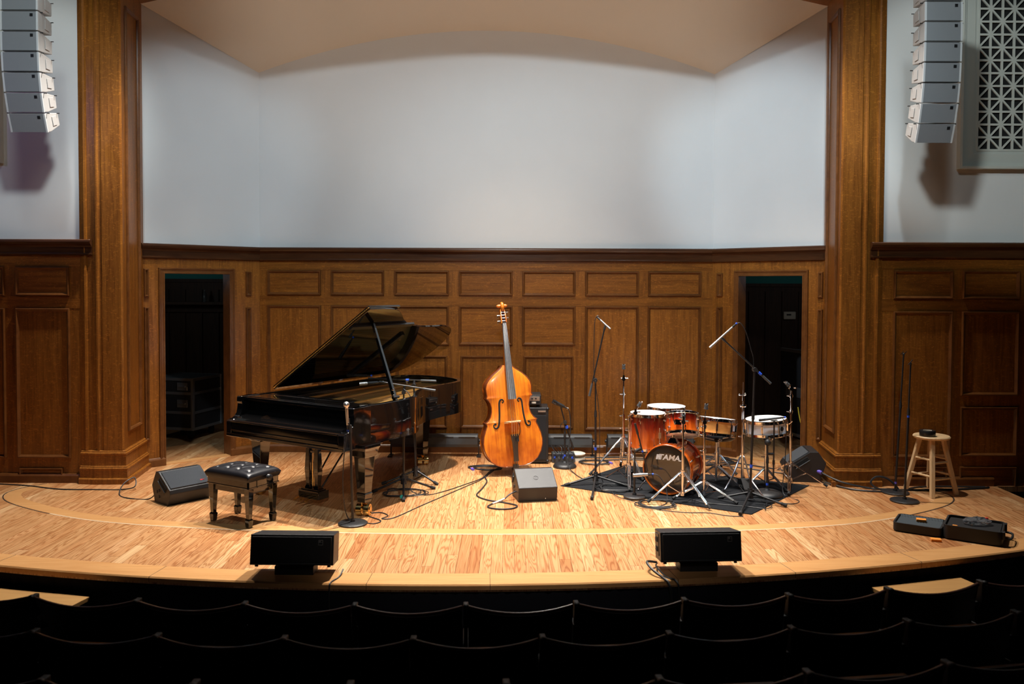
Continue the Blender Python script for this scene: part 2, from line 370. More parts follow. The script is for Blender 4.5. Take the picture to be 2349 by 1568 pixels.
# lower floor of the hall, sloping up away from the stage
mb = MB(); mb.loft([[V(-9, -1.0, 0.3), V(9, -1.0, 0.3), V(9, -1.0, 0.2), V(-9, -1.0, 0.2)], [V(-9, 5.3, -0.64), V(9, 5.3, -0.64), V(9, 5.3, -0.74), V(-9, 5.3, -0.74)], [V(-9, 8.6, -0.64), V(9, 8.6, -0.64), V(9, 8.6, -0.74), V(-9, 8.6, -0.74)]])
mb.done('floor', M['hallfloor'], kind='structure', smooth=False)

# ------------------------------------------------------------------ walls with oak wainscot
CAPROF = [(0.03, 2.452), (-0.05, 2.452), (-0.064, 2.442), (-0.066, 2.425), (-0.058, 2.405), (-0.04, 2.393), (-0.03, 2.385), (-0.02, 2.374), (-0.02, 2.316), (-0.03, 2.312), (-0.03, 2.298), (-0.012, 2.292), (0.03, 2.29)]
BASEPROF = [(0.03, 0.095), (-0.012, 0.095), (-0.022, 0.085), (-0.03, 0.07), (-0.03, 0.0), (0.03, 0.0)]
def run(prof, u0, u1, mb):
    mb.loft([[V(u0, y, z) for y, z in prof], [V(u1, y, z) for y, z in prof]])
def frame_rings(mb, u0, u1, z0, z1, wd=0.034, out=0.024):
    def rect(i, y): return [V(u0 + i, y, z0 + i), V(u1 - i, y, z0 + i), V(u1 - i, y, z1 - i), V(u0 + i, y, z1 - i)]
    mb.loft([rect(0, 0.004), rect(0.0, -0.008), rect(0.005, -out), rect(0.014, -out), rect(0.022, -0.012), rect(wd, -0.001), rect(wd, 0.006)], caps=False)
def wall(name, A, B, panels, top, openings=(), plaster=True, cap=True, low=0.0, rails=True, base=True):
    A = Vector((*A, 0)); B = Vector((*B, 0)); d = B - A; L = d.length
    T = Matrix.Translation(A) @ Matrix.Rotation(math.atan2(d.y, d.x), 4, 'Z')
    mb = MB()
    cuts = sorted(openings); u = 0
    def plate(mb, u0, u1, z0, z1, y0, y1): mb.box(((u0 + u1) / 2, (y0 + y1) / 2, (z0 + z1) / 2), (u1 - u0, y1 - y0, z1 - z0))
    for (o0, o1, oz) in cuts:
        plate(mb, u, o0, low, 2.40, 0, 0.06); plate(mb, o0, o1, oz, 2.40, 0, 0.06); u = o1
    plate(mb, u, L, low, 2.40, 0, 0.06)
    root = mb.done(name, M['oak_v'], kind='structure', smooth=False); root.matrix_world = T
    if plaster:
        mb = MB(); plate(mb, -0.02, L + 0.02, 2.40, top, 0.012, 0.08); mb.done('plaster', M['plaster'], root, smooth=False, kind='structure')
    if cap:
        mb = MB(); run(CAPROF, 0, L, mb); mb.done('cap_rail', M['oak_cap'], root, ang=25, kind='structure')
    if base:
        mb = MB(); u = 0
        for (o0, o1, oz) in cuts: run(BASEPROF, u, o0, mb); u = o1
        run(BASEPROF, u, L, mb); mb.done('baseboard', M['oak_d'], root, ang=25, kind='structure')
    if rails:
        mb = MB()
        for z0, z1 in ((2.182, 2.292), (1.762, 1.882)):
            u = 0
            for (o0, o1, oz) in cuts:
                plate(mb, u, o0, z0, z1, -0.0025, 0.001)
                if z0 > oz + 0.05: plate(mb, o0, o1, z0, z1, -0.0025, 0.001)
                u = o1
            plate(mb, u, L, z0, z1, -0.0025, 0.001)
        mb.done('rail', M['oak_h'], root, smooth=False, kind='structure')
    mb = MB()
    for (u0, u1, z0, z1) in panels: frame_rings(mb, u0, u1, z0, z1)
    mb.done('panel_moulding', M['oak_d'], root, ang=20, kind='structure')
    for (u0, u1, z0, z1) in panels:
        m2 = MB(); plate(m2, u0 + 0.03, u1 - 0.03, z0 + 0.03, z1 - 0.03, -0.002, 0.003)
        m2.done('panel', M['oak_h'] if (z1 - z0) < 0.5 and (u1 - u0) > 0.3 else M['oak_v'], root, smooth=False, kind='structure')
    return root
bx0 = -2.71
cols = [(-2.62, -1.979), (-1.86, -1.221), (-1.098, -0.445), (-0.326, 0.316), (0.432, 1.069), (1.187, 1.827), (1.936, 2.573)]
P = []
for i, (a, b) in enumerate(cols):
    a -= bx0; b -= bx0
    P.append((a, b, 1.884, 2.178))
    if i in (2, 3, 4): P += [(a, b, 1.292, 1.76), (a + 0.02, b - 0.02, 0.295, 1.162)]
    else: P.append((a, b, 0.275, 1.76))
wall('wall_back', (-2.71, 9.92), (2.71, 9.92), P, 5.6)
wall('wall_back_left', (-3.72, 8.98), (-2.71, 9.92), [(0.035, 0.088, 1.87, 2.175), (0.035, 0.088, 0.3, 1.757), (1.2, 1.268, 1.874, 2.16), (1.2, 1.268, 0.3, 1.735)], 5.9, openings=[(0.25, 1.0, 2.13)], rails=False)
wall('wall_back_right', (2.71, 9.92), (3.72, 8.98), [(0.06, 0.137, 1.885, 2.16), (0.06, 0.137, 0.3, 1.76), (1.285, 1.342, 1.885, 2.165), (1.285, 1.342, 0.33, 1.76)], 5.9, openings=[(0.345, 1.12, 2.13)], rails=False)
PL = []
for a, b in ((-4.68, -4.138), (-5.35, -4.79), (-6.02, -5.46), (-6.69, -6.13)):
    PL += [(a + 7.2, b + 7.2, 1.886, 2.177), (a + 7.2, b + 7.2, 0.25, 1.76), (a + 7.22, b + 7.12, 0.035, 0.15)]
wall('wall_left', (-7.2, 8.33), (-3.9, 8.33), PL, 9.0)
PR = []
for i, (a, b) in enumerate(((4.145, 4.74), (4.835, 5.41), (5.52, 6.1))):
    a -= 3.9; b -= 3.9
    PR += [(a, b, 1.886, 2.172)] + ([(a, b, 0.285, 1.76)] if i == 0 else [(a, b, 0.915, 1.76), (a, b, 0.3, 0.8)])
    PR += [(a + 0.03, b - 0.03, 0.07, 0.195)] if i == 0 else [(a, b, -0.30, 0.195)]
wr = wall('wall_right', (3.9, 8.33), (6.6, 8.33), PR, 9.0, low=-0.7, base=False)
mb = MB(); run(BASEPROF, 0.0, 1.28, mb); mb.done('baseboard', M['oak_d'], wr, ang=25, kind='structure')
mb = MB(); mb.box((5.175, 7.5, -0.35), (0.05, 1.7, 0.6)); mb.done('wall_stage_end', M['oak_v'], kind='structure', smooth=False)

# door casings and reveals
def door(name, A, B, u0, u1, zt):
    A = Vector((*A, 0)); B = Vector((*B, 0)); d = B - A
    T = Matrix.Translation(A) @ Matrix.Rotation(math.atan2(d.y, d.x), 4, 'Z')
    mb = MB()
    cp = [(-0.002, 0.06), (-0.026, 0.056), (-0.026, 0.044), (-0.018, 0.036), (-0.018, 0.014), (-0.024, 0.008), (-0.024, -0.004), (0.16, -0.004), (0.16, 0.06)]
    def ringpts(u, z, sx, sz): return [V(u + sx * o, y, z + sz * o) for y, o in cp]
    mb.loft([ringpts(u0, 0.0, -1, 0), ringpts(u0, zt, -1, 1), ringpts(u1, zt, 1, 1), ringpts(u1, 0.0, 1, 0)], closed=True, caps=True)
    o = mb.done(name, M['oak_d'], kind='structure', ang=20); o.matrix_world = T
    mb = MB(); mb.box(((u0 + u1) / 2, 0.05, 0.004), (u1 - u0, 0.13, 0.012)); mb.done('threshold', M['border'], o, smooth=False, kind='structure')
    return o
door('door_1', (-3.72, 8.98), (-2.71, 9.92), 0.25, 1.0, 2.13)
door('door_2', (2.71, 9.92), (3.72, 8.98), 0.345, 1.12, 2.13)

# pilasters and the arch they carry
def pilaster(name, s):
    def mir(p): return [(s * x, y) for x, y in p]
    shaft = [(-3.70, 9.02), (-3.612, 8.36), (-3.60, 8.33), (-3.615, 8.312), (-3.80, 8.308), (-3.812, 8.316), (-3.83, 8.316), (-3.845, 8.300), (-3.86, 8.300), (-3.872, 8.318), (-3.955, 8.325), (-3.962, 8.312), (-3.98, 8.308), (-4.0, 8.318), (-4.035, 8.33), (-4.04, 8.45), (-4.0, 9.02)]
    mb = MB(); mb.prism(mir(shaft), 0.0, 5.6); root = mb.done(name, M['oak_v'], kind='structure', ang=15)
    def tier(off):
        return [(-3.70 + off * 0.9, 9.0), (-3.605 + off, 8.33 - off), (-3.86, 8.318 - off), (-4.03, 8.335 - off), (-4.04 - off * 0.5, 8.38), (-4.0, 9.0)]
    mb = MB()
    lv = [(0.0, 0.082), (0.050, 0.082), (0.058, 0.074), (0.060, 0.056), (0.138, 0.054), (0.146, 0.060), (0.156, 0.060), (0.164, 0.048), (0.172, 0.048), (0.18, 0.036), (0.285, 0.034), (0.292, 0.042), (0.306, 0.042), (0.314, 0.026), (0.322, 0.026), (0.332, 0.004)]
    mb.loft([[V(s * x, y, z) for x, y in tier(o)] for z, o in lv]); mb.done('plinth', M['oak_v'], root, ang=15, kind='structure')
    # long panel on the inner reveal
    A = V(s * -3.602, 8.33, 0); B = V(s * -3.69, 9.0, 0); d = (B - A); L = d.length; d.normalize()
    nrm = V(s * abs(d.y), 0, 0).normalized(); nrm = V(s * d.y, s * -d.x, 0) if s > 0 else V(-d.y, d.x, 0)
    if nrm.x * s < 0: nrm = -nrm
    mb = MB()
    def pt(u, z, o): q = A + d * u + nrm * o; return V(q.x, q.y, z)
    def rect(i, o): return [pt(0.13 + i, 0.50 + i, o), pt(0.54 - i, 0.50 + i, o), pt(0.54 - i, 4.82 - i, o), pt(0.13 + i, 4.82 - i, o)]
    mb.loft([rect(0, -0.004), rect(0, 0.012), rect(0.012, 0.018), rect(0.026, 0.010), rect(0.034, -0.004)], caps=False)
    mb.done('panel_moulding', M['oak_d'], root, ang=20, kind='structure')
    return root
pilaster('wall_pilaster_left', 1); pilaster('wall_pilaster_right', -1)
def arch_z(x): return 5.45 - 0.42 * (x / 3.66) ** 2
mb = MB(); axs = [-3.74 + i * 7.48 / 40 for i in range(41)]
mb.loft([[V(x, 8.31, arch_z(x)), V(x, 8.31, arch_z(x) + 0.45), V(x, 9.0, arch_z(x) + 0.45), V(x, 9.0, arch_z(x))] for x in axs])
mb.done('trim_7', M['oak_h'], kind='structure', ang=20)
mb = MB(); mb.loft([[V(x, 8.34, arch_z(x) + 0.2), V(x, 8.34, 9.0), V(x, 8.42, 9.0), V(x, 8.42, arch_z(x) + 0.2)] for x in axs])
mb.done('wall_header', M['plaster'], kind='structure', ang=20)
# flared plaster vault of the shell
mb = MB(); R = []
def zc(t, k): # k 0 at the back wall, 1 at the arch
    return (5.03 - 0.505 * t * t) + k * (0.72 - 0.215 * t * t)
N = 36
for k in (0, 0.25, 0.5, 0.75, 1.0):
    row = []
    for i in range(N + 1):
        t = -1 + 2 * i / N; X = t * (2.712 + k * 1.005); Y = 9.935 - k * 0.96
        row.append(V(X, Y, zc(t, k)))
    R.append(row + [p + V(0, 0.02, 0.06) for p in reversed(row)])
mb.loft(R); mb.done('ceiling', M['ceil'], kind='structure', ang=40)

# rooms behind the two doors
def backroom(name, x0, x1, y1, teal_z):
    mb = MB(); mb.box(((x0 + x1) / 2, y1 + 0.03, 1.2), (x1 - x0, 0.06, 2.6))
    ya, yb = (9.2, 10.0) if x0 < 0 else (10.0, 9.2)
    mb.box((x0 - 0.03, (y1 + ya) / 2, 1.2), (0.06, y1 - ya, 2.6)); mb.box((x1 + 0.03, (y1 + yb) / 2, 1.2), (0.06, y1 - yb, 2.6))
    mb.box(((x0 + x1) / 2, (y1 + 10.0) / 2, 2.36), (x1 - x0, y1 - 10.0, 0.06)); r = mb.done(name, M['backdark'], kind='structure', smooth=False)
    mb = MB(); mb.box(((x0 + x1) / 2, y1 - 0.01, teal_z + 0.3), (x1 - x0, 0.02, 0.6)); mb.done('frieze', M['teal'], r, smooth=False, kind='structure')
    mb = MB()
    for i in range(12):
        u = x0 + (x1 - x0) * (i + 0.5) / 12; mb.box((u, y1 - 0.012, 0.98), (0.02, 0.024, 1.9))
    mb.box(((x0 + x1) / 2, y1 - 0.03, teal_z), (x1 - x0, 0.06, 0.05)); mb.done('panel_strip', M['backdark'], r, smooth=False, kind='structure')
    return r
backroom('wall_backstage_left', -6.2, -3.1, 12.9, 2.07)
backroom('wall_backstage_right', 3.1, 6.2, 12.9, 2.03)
def lampbulb(name, loc, watts, col):
    l = bpy.data.lights.new(name, 'POINT'); l.energy = watts; l.color = col; l.shadow_soft_size = 0.15
    o = bpy.data.objects.new(name, l); COL.objects.link(o); o.location = loc
lampbulb('backstage_lamp', (-4.9, 11.2, 2.2), 4, (0.8, 0.95, 1.0)); lampbulb('backstage_lamp', (4.9, 11.0, 2.2), 4, (0.9, 0.95, 1.0))

# ------------------------------------------------------------------ grand piano (local frame: x along the keyboard to the treble, y towards the tail)
def build_piano():
    t = thing('grand_piano', 'black lacquered grand piano with its lid propped open', 'piano', (-1.725, 7.305, 0), math.radians(-32.24))
    curve = catmull([V(-.74, 2.12, 0), V(-.725, 2.32, 0), V(-.64, 2.48, 0), V(-.44, 2.58, 0), V(-.18, 2.59, 0), V(.07, 2.52, 0), V(.25, 2.38, 0), V(.325, 2.18, 0), V(.335, 1.95, 0), V(.35, 1.75, 0), V(.40, 1.53, 0), V(.50, 1.32, 0), V(.63, 1.14, 0), V(.715, .99, 0), V(.74, .80, 0)], 5)
    path = [V(-.74, .15, 0), V(-.74, 1.2, 0)] + curve + [V(.74, .4, 0), V(.74, .15, 0)]
    def off(pts, d):
        out = []
        for i, p in enumerate(pts):
            tg = (pts[min(i + 1, len(pts) - 1)] - pts[max(i - 1, 0)]).normalized(); out.append(p + V(tg.y, -tg.x, 0) * d)
        return out
    inn = off(path, 0.05)
    mb = MB(); mb.loft([[V(a.x, a.y, .615), V(a.x, a.y, .948), V(a.x * .995, a.y, .955), V(b.x, b.y, .955), V(b.x, b.y, .615)] for a, b in zip(path, inn)])
    case = mb.done('case', M['lacquer'], t, ang=30)
    mb = MB(); mb.prism([(p.x, p.y) for p in off(path, 0.03)], .635, .66); mb.done('soundboard', M['satin'], t, smooth=False)
    pl = [p for p in off(path, 0.052) if p.y > .5]
    mb = MB(); mb.prism([(p.x, p.y) for p in pl], .855, .868); plate = mb.done('iron_plate', M['gold'], t, smooth=False)
    mb = MB()
    for x0, y0, x1, y1 in ((-.1, .52, -.35, 2.4), (.22, .52, -.05, 2.3), (.48, .52, .28, 1.6), (-.42, .52, -.55, 2.2)):
        mb.tube([(x0, y0, .882), ((x0 + x1) / 2, (y0 + y1) / 2, .888), (x1, y1, .878)], .016, 6)
    mb.box((0, .60, .878), (1.3, .05, .022)); mb.done('plate_strut', M['gold'], plate)
    mb = MB()
    for i in range(48):
        x = -.62 + i * 1.2 / 47; e = 2.3 if x < .2 else 2.3 - (x - .2) * 2.6
        mb.tube([(x, .66, .893), (x - .18 * (e - .6) / 1.7, e, .889)], .0011, 4)
    mb.done('strings', M['string'], t)
    mb = MB(); mb.box((0, .285, .935), (1.38, .27, .026)); mb.box((0, .20, .93), (1.40, .03, .045)); mb.box((-.1, .44, .945), (1.05, .07, .012)); mb.done('music_desk_shelf', M['lacquer'], t, bevel=.003)
    # keyboard end
    mb = MB(); mb.box((0, .26, .625), (1.46, .50, .05)); mb.box((0, .02, .612), (1.48, .05, .03)); mb.done('keybed', M['lacquer'], t, bevel=.004)
    mb = MB(); mb.box((0, .02, .69), (1.35, .03, .09)); mb.box((0, .01, .742), (1.35, .05, .012)); mb.box((0, .006, .66), (1.35, .03, .012)); mb.done('keyslip', M['lacquer'], t, bevel=.003)
    ap = [(0, .60), (0, .735), (.02, .75), (.06, .757), (.09, .772), (.112, .80), (.122, .84), (.128, .885), (.118, .905), (.12, .948), (.13, .955), (.34, .955), (.34, .60)]
    for s in (-1, 1):
        mb = MB(); mb.loft([[V(s * .742, y, z) for y, z in ap], [V(s * .675, y, z) for y, z in ap]]); mb.done('arm', M['lacquer'], t, bevel=.004, ang=25)
    fb = [(.035, .745), (.05, .765), (.085, .772), (.17, .79), (.205, .81), (.212, .93), (.24, .93), (.24, .70), (.035, .70)]
    mb = MB(); mb.loft([[V(-.675, y, z) for y, z in fb], [V(.675, y, z) for y, z in fb]]); mb.done('fallboard', M['lacquer'], t, ang=25)
    # lid, folded front flap, piano hinge, prop
    th = math.radians(33)
    T = Matrix.Translation((-.748, 0, .966)) @ Matrix.Rotation(-th, 4, 'Y') @ Matrix.Translation((.748, 0, 0))
    lp = [p for p in off(path, -0.012) if p.y > .66]
    poly = [(-.752, .59)] + [(p.x, p.y) for p in lp] + [(.752, .64), (.752, .59)]
    mb = MB(); mb.prism(poly, 0, .02, T); lid = mb.done('lid', M['lacquer'], t, bevel=.003, smooth=False)
    mb = MB(); mb.prism([(-.752, .592), (.752, .592), (.752, 1.03), (-.752, 1.03)], .0215, .042, T); mb.done('front_flap', M['lacquer'], lid, bevel=.003, smooth=False)
    mb = MB(); mb.box((0, .586, .021), (1.49, .006, .03), M=T)
    for i in range(62): mb.cyl(T @ V(-.74 + i * .0242, .584, .021), T @ V(-.74 + i * .0242 + .017, .584, .021), .006, n=8)
    mb.done('piano_hinge', M['brass'], lid)
    mb = MB()
    mb.box((.45, 1.05, -.012), (.05, .9, .02), M=T); mb.box((-.2, 1.55, -.012), (.9, .05, .02), M=T); mb.done('lid_batten', M['satin'], lid, smooth=False)
    mb = MB(); q = T @ V(.50, .86, -.004); mb.loft([[V(.665 + a, .76 + b, .94) for a, b in ((-.018, -.014), (.018, -.014), (.018, .014), (-.018, .014))], [q + V(a, b, 0) for a, b in ((-.014, -.012), (.014, -.012), (.014, .012), (-.014, .012))]])
    mb.cyl((.665, .72, .975), (.665, .80, .975), .014); pr = mb.done('lid_prop', M['lacquer'], t, smooth=False)
    for q in ((.655, .742, .99), (.645, .745, 1.045)):
        mb = MB(); mb.sphere(q, .012); mb.done('prop_pin', M['chrome'], pr)
    # legs on brass casters
    for lx, ly, a in ((.70, .30, .4), (-.645, .322, -.3), (-.157, 2.19, .8)):
        mb = MB()
        def sq(h, z): return [V(lx - h, ly - h, z), V(lx + h, ly - h, z), V(lx + h, ly + h, z), V(lx - h, ly + h, z)]
        mb.loft([sq(.10, .625), sq(.10, .60), sq(.088, .575), sq(.078, .53), sq(.076, .52), sq(.064, .515), sq(.044, .20), sq(.052, .19), sq(.048, .175), sq(.042, .115)])
        lg = mb.done('leg', M['lacquer'], t, bevel=.003, smooth=False)
        mb = MB(); ax = V(math.cos(a), math.sin(a), 0)
        c = V(lx, ly, .052) - V(-ax.y, ax.x, 0) * .02
        for s in (-1, 1):
            mb.cyl(c + ax * s * .012, c + ax * s * .058, .05, .05, 22); mb.cyl(c + ax * s * .058, c + ax * s * .064, .035, .03, 18)
        mb.cyl(c - ax * .05, c + ax * .05, .012); mb.lathe([(0, .125), (.03, .122), (.03, .112), (.014, .10), (.012, .06), (0, .06)], 16, Matrix.Translation((lx, ly, 0))); mb.box(c + V(0, 0, .05), (.014, .05, .03))
        mb.done('caster', M['brass'], lg, ang=40)
    # pedal lyre
    mb = MB()
    for s in (-1, 1):
        x = .02 + s * .055
        mb.loft([[V(x - h, .36 - h, z), V(x + h, .36 - h, z), V(x + h, .36 + h, z), V(x - h, .36 + h, z)] for h, z in ((.026, .62), (.026, .56), (.02, .52), (.03, .30), (.02, .16), (.028, .14), (.028, .12))])
    mb.box((.02, .36, .60), (.22, .10, .03)); mb.box((.02, .36, .47), (.16, .03, .02)); ly = mb.done('pedal_lyre', M['lacquer'], t, bevel=.002, smooth=False)
    mb = MB(); mb.box((.02, .36, .085), (.26, .13, .075)); mb.box((.02, .36, .127), (.22, .10, .014)); mb.done('pedal_box', M['lacquer'], ly, bevel=.004)
    mb = MB()
    for x in (-.05, .02, .09):
        mb.loft([[V(x - w_, y, z), V(x + w_, y, z), V(x + w_, y, z + .008), V(x - w_, y, z + .008)] for w_, y, z in ((.008, .30, .068), (.009, .25, .064), (.014, .215, .056), (.012, .19, .048))])
    mb.done('pedal', M['brass'], ly)
    mb = MB()
    for x in (0, .02, .04): mb.cyl((x, .365, .12), (x, .365, .60), .004, n=6)
    mb.done('pedal_rod', M['brass'], ly)
    mb = MB()
    for s in (-1, 1): mb.cyl((.02 + s * .06, .40, .13), (.02 + s * .09, .86, .625), .008, n=8)
    mb.done('brace', M['satin'], ly)
    return t
build_piano()

# ------------------------------------------------------------------ piano bench
def build_bench():
    t = thing('piano_bench', 'black tufted leather piano bench on four tapered legs', 'bench', (-1.971, 6.997, 0), math.radians(-29.8))
    for sx in (-1, 1):
        for sy in (-1, 1):
            x, y = sx * .212, sy * .131; mb = MB()
            def sq(h, z): return [V(x - h, y - h, z), V(x + h, y - h, z), V(x + h, y + h, z), V(x - h, y + h, z)]
            mb.loft([sq(.016, 0), sq(.02, .008), sq(.024, .055), sq(.025, .065), sq(.017, .075), sq(.026, .26), sq(.029, .33)])
            mb.done('leg', M['satin'] if False else M['lacquer'], t, bevel=.003, smooth=False)
    mb = MB()
    for s in (-1, 1): mb.box((0, s * .135, .30), (.41, .018, .05)); mb.box((s * .216, 0, .30), (.018, .26, .05))
    mb.done('apron', M['lacquer'], t, bevel=.002)
    mb = MB()
    def rr(hx, hy, z, r=.02, dip=0.0):
        out = []
        for cx, cy, a0 in ((hx - r, hy - r, 0), (-hx + r, hy - r, 90), (-hx + r, -hy + r, 180), (hx - r, -hy + r, 270)):
            for k in range(5):
                a = math.radians(a0 + k * 22.5); out.append(V(cx + r * math.cos(a), cy + r * math.sin(a), z))
        return out
    mb.loft([rr(.248, .168, .325), rr(.255, .175, .33), rr(.255, .175, .336), rr(.25, .17, .34), rr(.25, .17, .385), rr(.24, .16, .388)]); mb.done('seat_frame', M['lacquer'], t, ang=30)
    mb = MB(); nx, ny = 56, 40; G = []
    btn = [(i * .125 + (.0625 if j % 2 else 0), j * .10) for j in (-1, 0, 1) for i in (-2, -1, 0, 1, 2) if abs(i * .125 + (.0625 if j % 2 else 0)) < .2]
    for j in range(ny + 1):
        row = []
        for i in range(nx + 1):
            u = -1 + 2 * i / nx; v = -1 + 2 * j / ny
            x = u * .262; y = v * .182
            e = max(0, 1 - abs(u) ** 9) ** .5 * max(0, 1 - abs(v) ** 7) ** .5
            z = .422 + e * (.044 + .016 * (1 - u * u) * (1 - v * v))
            for bx, by in btn:
                d2 = (x - bx) ** 2 + (y - by) ** 2; z -= .018 * math.exp(-d2 / .00035) + .006 * math.exp(-d2 / .0016)
            for (ax, ay) in btn:
                for (cx, cy) in btn:
                    if 0 < (cx - ax) and .05 < math.hypot(cx - ax, cy - ay) < .125 and cy != ay:
                        L2 = (cx - ax) ** 2 + (cy - ay) ** 2; tt = max(0, min(1, ((x - ax) * (cx - ax) + (y - ay) * (cy - ay)) / L2))
                        d = math.hypot(x - ax - tt * (cx - ax), y - ay - tt * (cy - ay)); z -= .007 * math.exp(-d * d / .00006)
            row.append(mb.bm.verts.new((x, y, z)))
        G.append(row)
    for j in range(ny):
        for i in range(nx): mb.face((G[j][i], G[j][i + 1], G[j + 1][i + 1], G[j + 1][i]))
    rim = [G[0][i] for i in range(nx + 1)] + [G[j][nx] for j in range(1, ny + 1)] + [G[ny][i] for i in range(nx - 1, -1, -1)] + [G[j][0] for j in range(ny - 1, 0, -1)]
    low = [mb.bm.verts.new((v.co.x * .95, v.co.y * .94, .386)) for v in rim]
    for k in range(len(rim)): mb.face((rim[k], rim[(k + 1) % len(rim)], low[(k + 1) % len(rim)], low[k]))
    cu = mb.done('cushion', M['leather'], t, ang=80)
    for bx, by in btn:
        mb = MB(); mb.sphere((bx, by, .452), .007, (1, 1, .35), 10, 6); mb.done('tuft_button', M['rubber'], cu)
    mb = MB(); mb.cyl((.25, .02, .40), (.275, .02, .40), .012); mb.lathe([(0, 0), (.022, 0), (.026, .006), (.022, .012), (.026, .018), (.022, .024), (.026, .03), (.02, .036), (0, .037)], 18, Matrix.Translation((.272, .02, .40)) @ Matrix.Rotation(PI / 2, 4, 'Y')); mb.done('height_knob', M['satin'], t)
build_bench()

# ------------------------------------------------------------------ wedges, speakers, amplifier
def wedge(label, loc, rz, W, prof, grille_seg, grille_mat, side_x=-1, logo=None):
    t = thing('floor_monitor', label, 'speaker', loc, rz)
    mb = MB(); mb.loft([[V(-W / 2, y, z) for y, z in prof], [V(W / 2, y, z) for y, z in prof]]); mb.done('cabinet', M['paintbox'], t, bevel=.006, smooth=False)
    (y0, z0), (y1, z1) = prof[grille_seg], prof[grille_seg + 1]
    d = V(0, y1 - y0, z1 - z0); L = d.length; d.normalize(); n = V(0, -d.z, d.y)
    if n.z < 0: n = -n
    c = V(0, (y0 + y1) / 2, (z0 + z1) / 2); ang = math.atan2(d.z, d.y)
    mb = MB(); mb.box(c + n * .004, (W - .03, L - .03, .012), rot=(ang, 0, 0)); g = mb.done('grille', grille_mat, t, bevel=.004)
    if logo:
        mb = MB(); p = c + n * .0115 + V(W * .33, 0, 0) - d * L * .28; mb.cyl(p - V(.018, 0, 0), p + V(.018, 0, 0), .003, n=8); mb.box(p - V(.012, 0, 0), (.02, .012, .003), rot=(ang, 0, 0)); mb.done('badge', logo, g)
    # recessed handle and sockets in the side
    x = side_x * W / 2; h = max(p[1] for p in prof)
    q = c - n * .045
    mb = MB(); mb.box((x, q.y, q.z), (.012, L * .62, .04), rot=(ang, 0, 0)); mb.done('handle', M['void'], t, bevel=.004)
    mb = MB(); mb.tube([V(x + side_x * .006, q.y, q.z) + d * (L * .31) - n * .024, V(x + side_x * .006, q.y, q.z) - d * (L * .31) - n * .024], .005, 8); mb.done('handle_lip', M['grey'], t)
    mb = MB()
    for k, (yy, zz) in enumerate(((.04, h * .42), (.075, h * .36), (.04, h * .22))):
        mb.cyl((x - side_x * .004, yy, zz), (x + side_x * .004, yy, zz), .014, n=14)
    mb.done('socket_plate', M['blackpl'], t)
    return t
WP = [(-.115, 0), (-.165, .11), (-.155, .145), (.045, .285), (.10, .285), (.175, .15), (.125, 0)]
wedge('black floor wedge with grey foam grille and red badge left of the piano bench', (-2.755, 7.67, 0), math.radians(50), .41, WP, 2, M['gfoam'], -1, M['red'])
WB = [(-.15, 0), (-.19, .10), (-.06, .262), (-.02, .27), (.17, .16), (.13, 0)]
wb = wedge('black floor wedge with smooth back turned to the hall, in front of the double bass', (0.53, 7.79, 0), math.radians(10.6), .37, [(-.14, 0), (-.165, .135), (.055, .265), (.10, .265), (.21, .15), (.14, 0)], 3, M['cloth'], -1)
mb = MB(); a_ = math.atan2(.13, .22); mb.ring(.022, .0015, M=Matrix.Translation((.0, -.055, .202)) @ Matrix.Rotation(a_, 4, 'X'), n=24, k=6); mb.box((0, -.055, .203), (.006, .006, .002), rot=(a_, 0, 0)); mb.done('emblem', M['black'], wb)
mb = MB(); mb.box((.07, -.155, .03), (.005, .006, .008)); mb.done('screw', M['cream'], wb)
wedge('black floor wedge with open side handle beside the right pilaster', (3.365, 8.62, 0), math.radians(-98), .36, [(-.15, 0), (-.21, .13), (-.19, .165), (.03, .315), (.11, .315), (.19, .2), (.13, 0)], 2, M['gfoam'], 1)

def frontfill(label, loc, rz, side):
    t = thing('front_fill_speaker', label, 'speaker', loc, rz, None)
    T = Matrix.Translation((0, 0, .125)) @ Matrix.Rotation(math.radians(-9), 4, 'X')
    mb = MB(); mb.box((0, .035, .03), (.27, .13, .06)); mb.done('base_block', M['blackpl'], t, bevel=.003)
    mb = MB()
    W, H, D = .575, .205, .21
    f = [(-W / 2, -D / 2), (W / 2, -D / 2), (W / 2 - .012, D / 2), (-W / 2 + .012, D / 2)]
    mb.prism(f, -.085, -.085 + H, T @ Matrix.Translation((0, .02, .035))); cab = mb.done('cabinet', M['paintbox'], t, bevel=.005, smooth=False)
    mb = MB(); mb.box((0, -D / 2 + .014, .053), (W - .03, .012, H - .03), M=T); g = mb.done('grille', M['cloth'], t, bevel=.002)
    mb = MB(); mb.box((.20, -D / 2 + .006, .105), (.032, .004, .036), M=T); mb.done('badge', M['silver'], g)
    mb = MB(); mb.box((.20, -D / 2 + .0035, .098), (.024, .002, .012), M=T); mb.box((.206, -D / 2 + .0035, .112), (.01, .002, .01), rot=(0, .5, 0), M=T); mb.done('badge_mark', M['black'], g)
    mb = MB(); mb.tube([T @ V(-.27, -D / 2 + .008, -.037), T @ V(.27, -D / 2 + .008, -.037)], .003, 6); mb.done('lower_lip', M['grey'], t)
    if side:
        mb = MB(); mb.box((-W / 2 + .004, .02, .06), (.01, .10, .15), M=T); mb.done('connector_panel', M['paintbox'], t, bevel=.002)
        mb = MB()
        for z in (.095, .03): mb.box((-W / 2 - .002, .02, z), (.008, .055, .034), M=T)
        mb.done('power_socket', M['void'], t, bevel=.002)
    for s in (-1, 1):
        mb = MB(); mb.cyl(T @ V(s * .25, -.05, -.065), T @ V(s * .25, -.05, -.048), .012); mb.done('rubber_foot', M['rubber'], t)
    return t
frontfill('low black box speaker on the stage lip, in front of the piano', (-1.19, 5.70, 0), math.radians(-1), False)
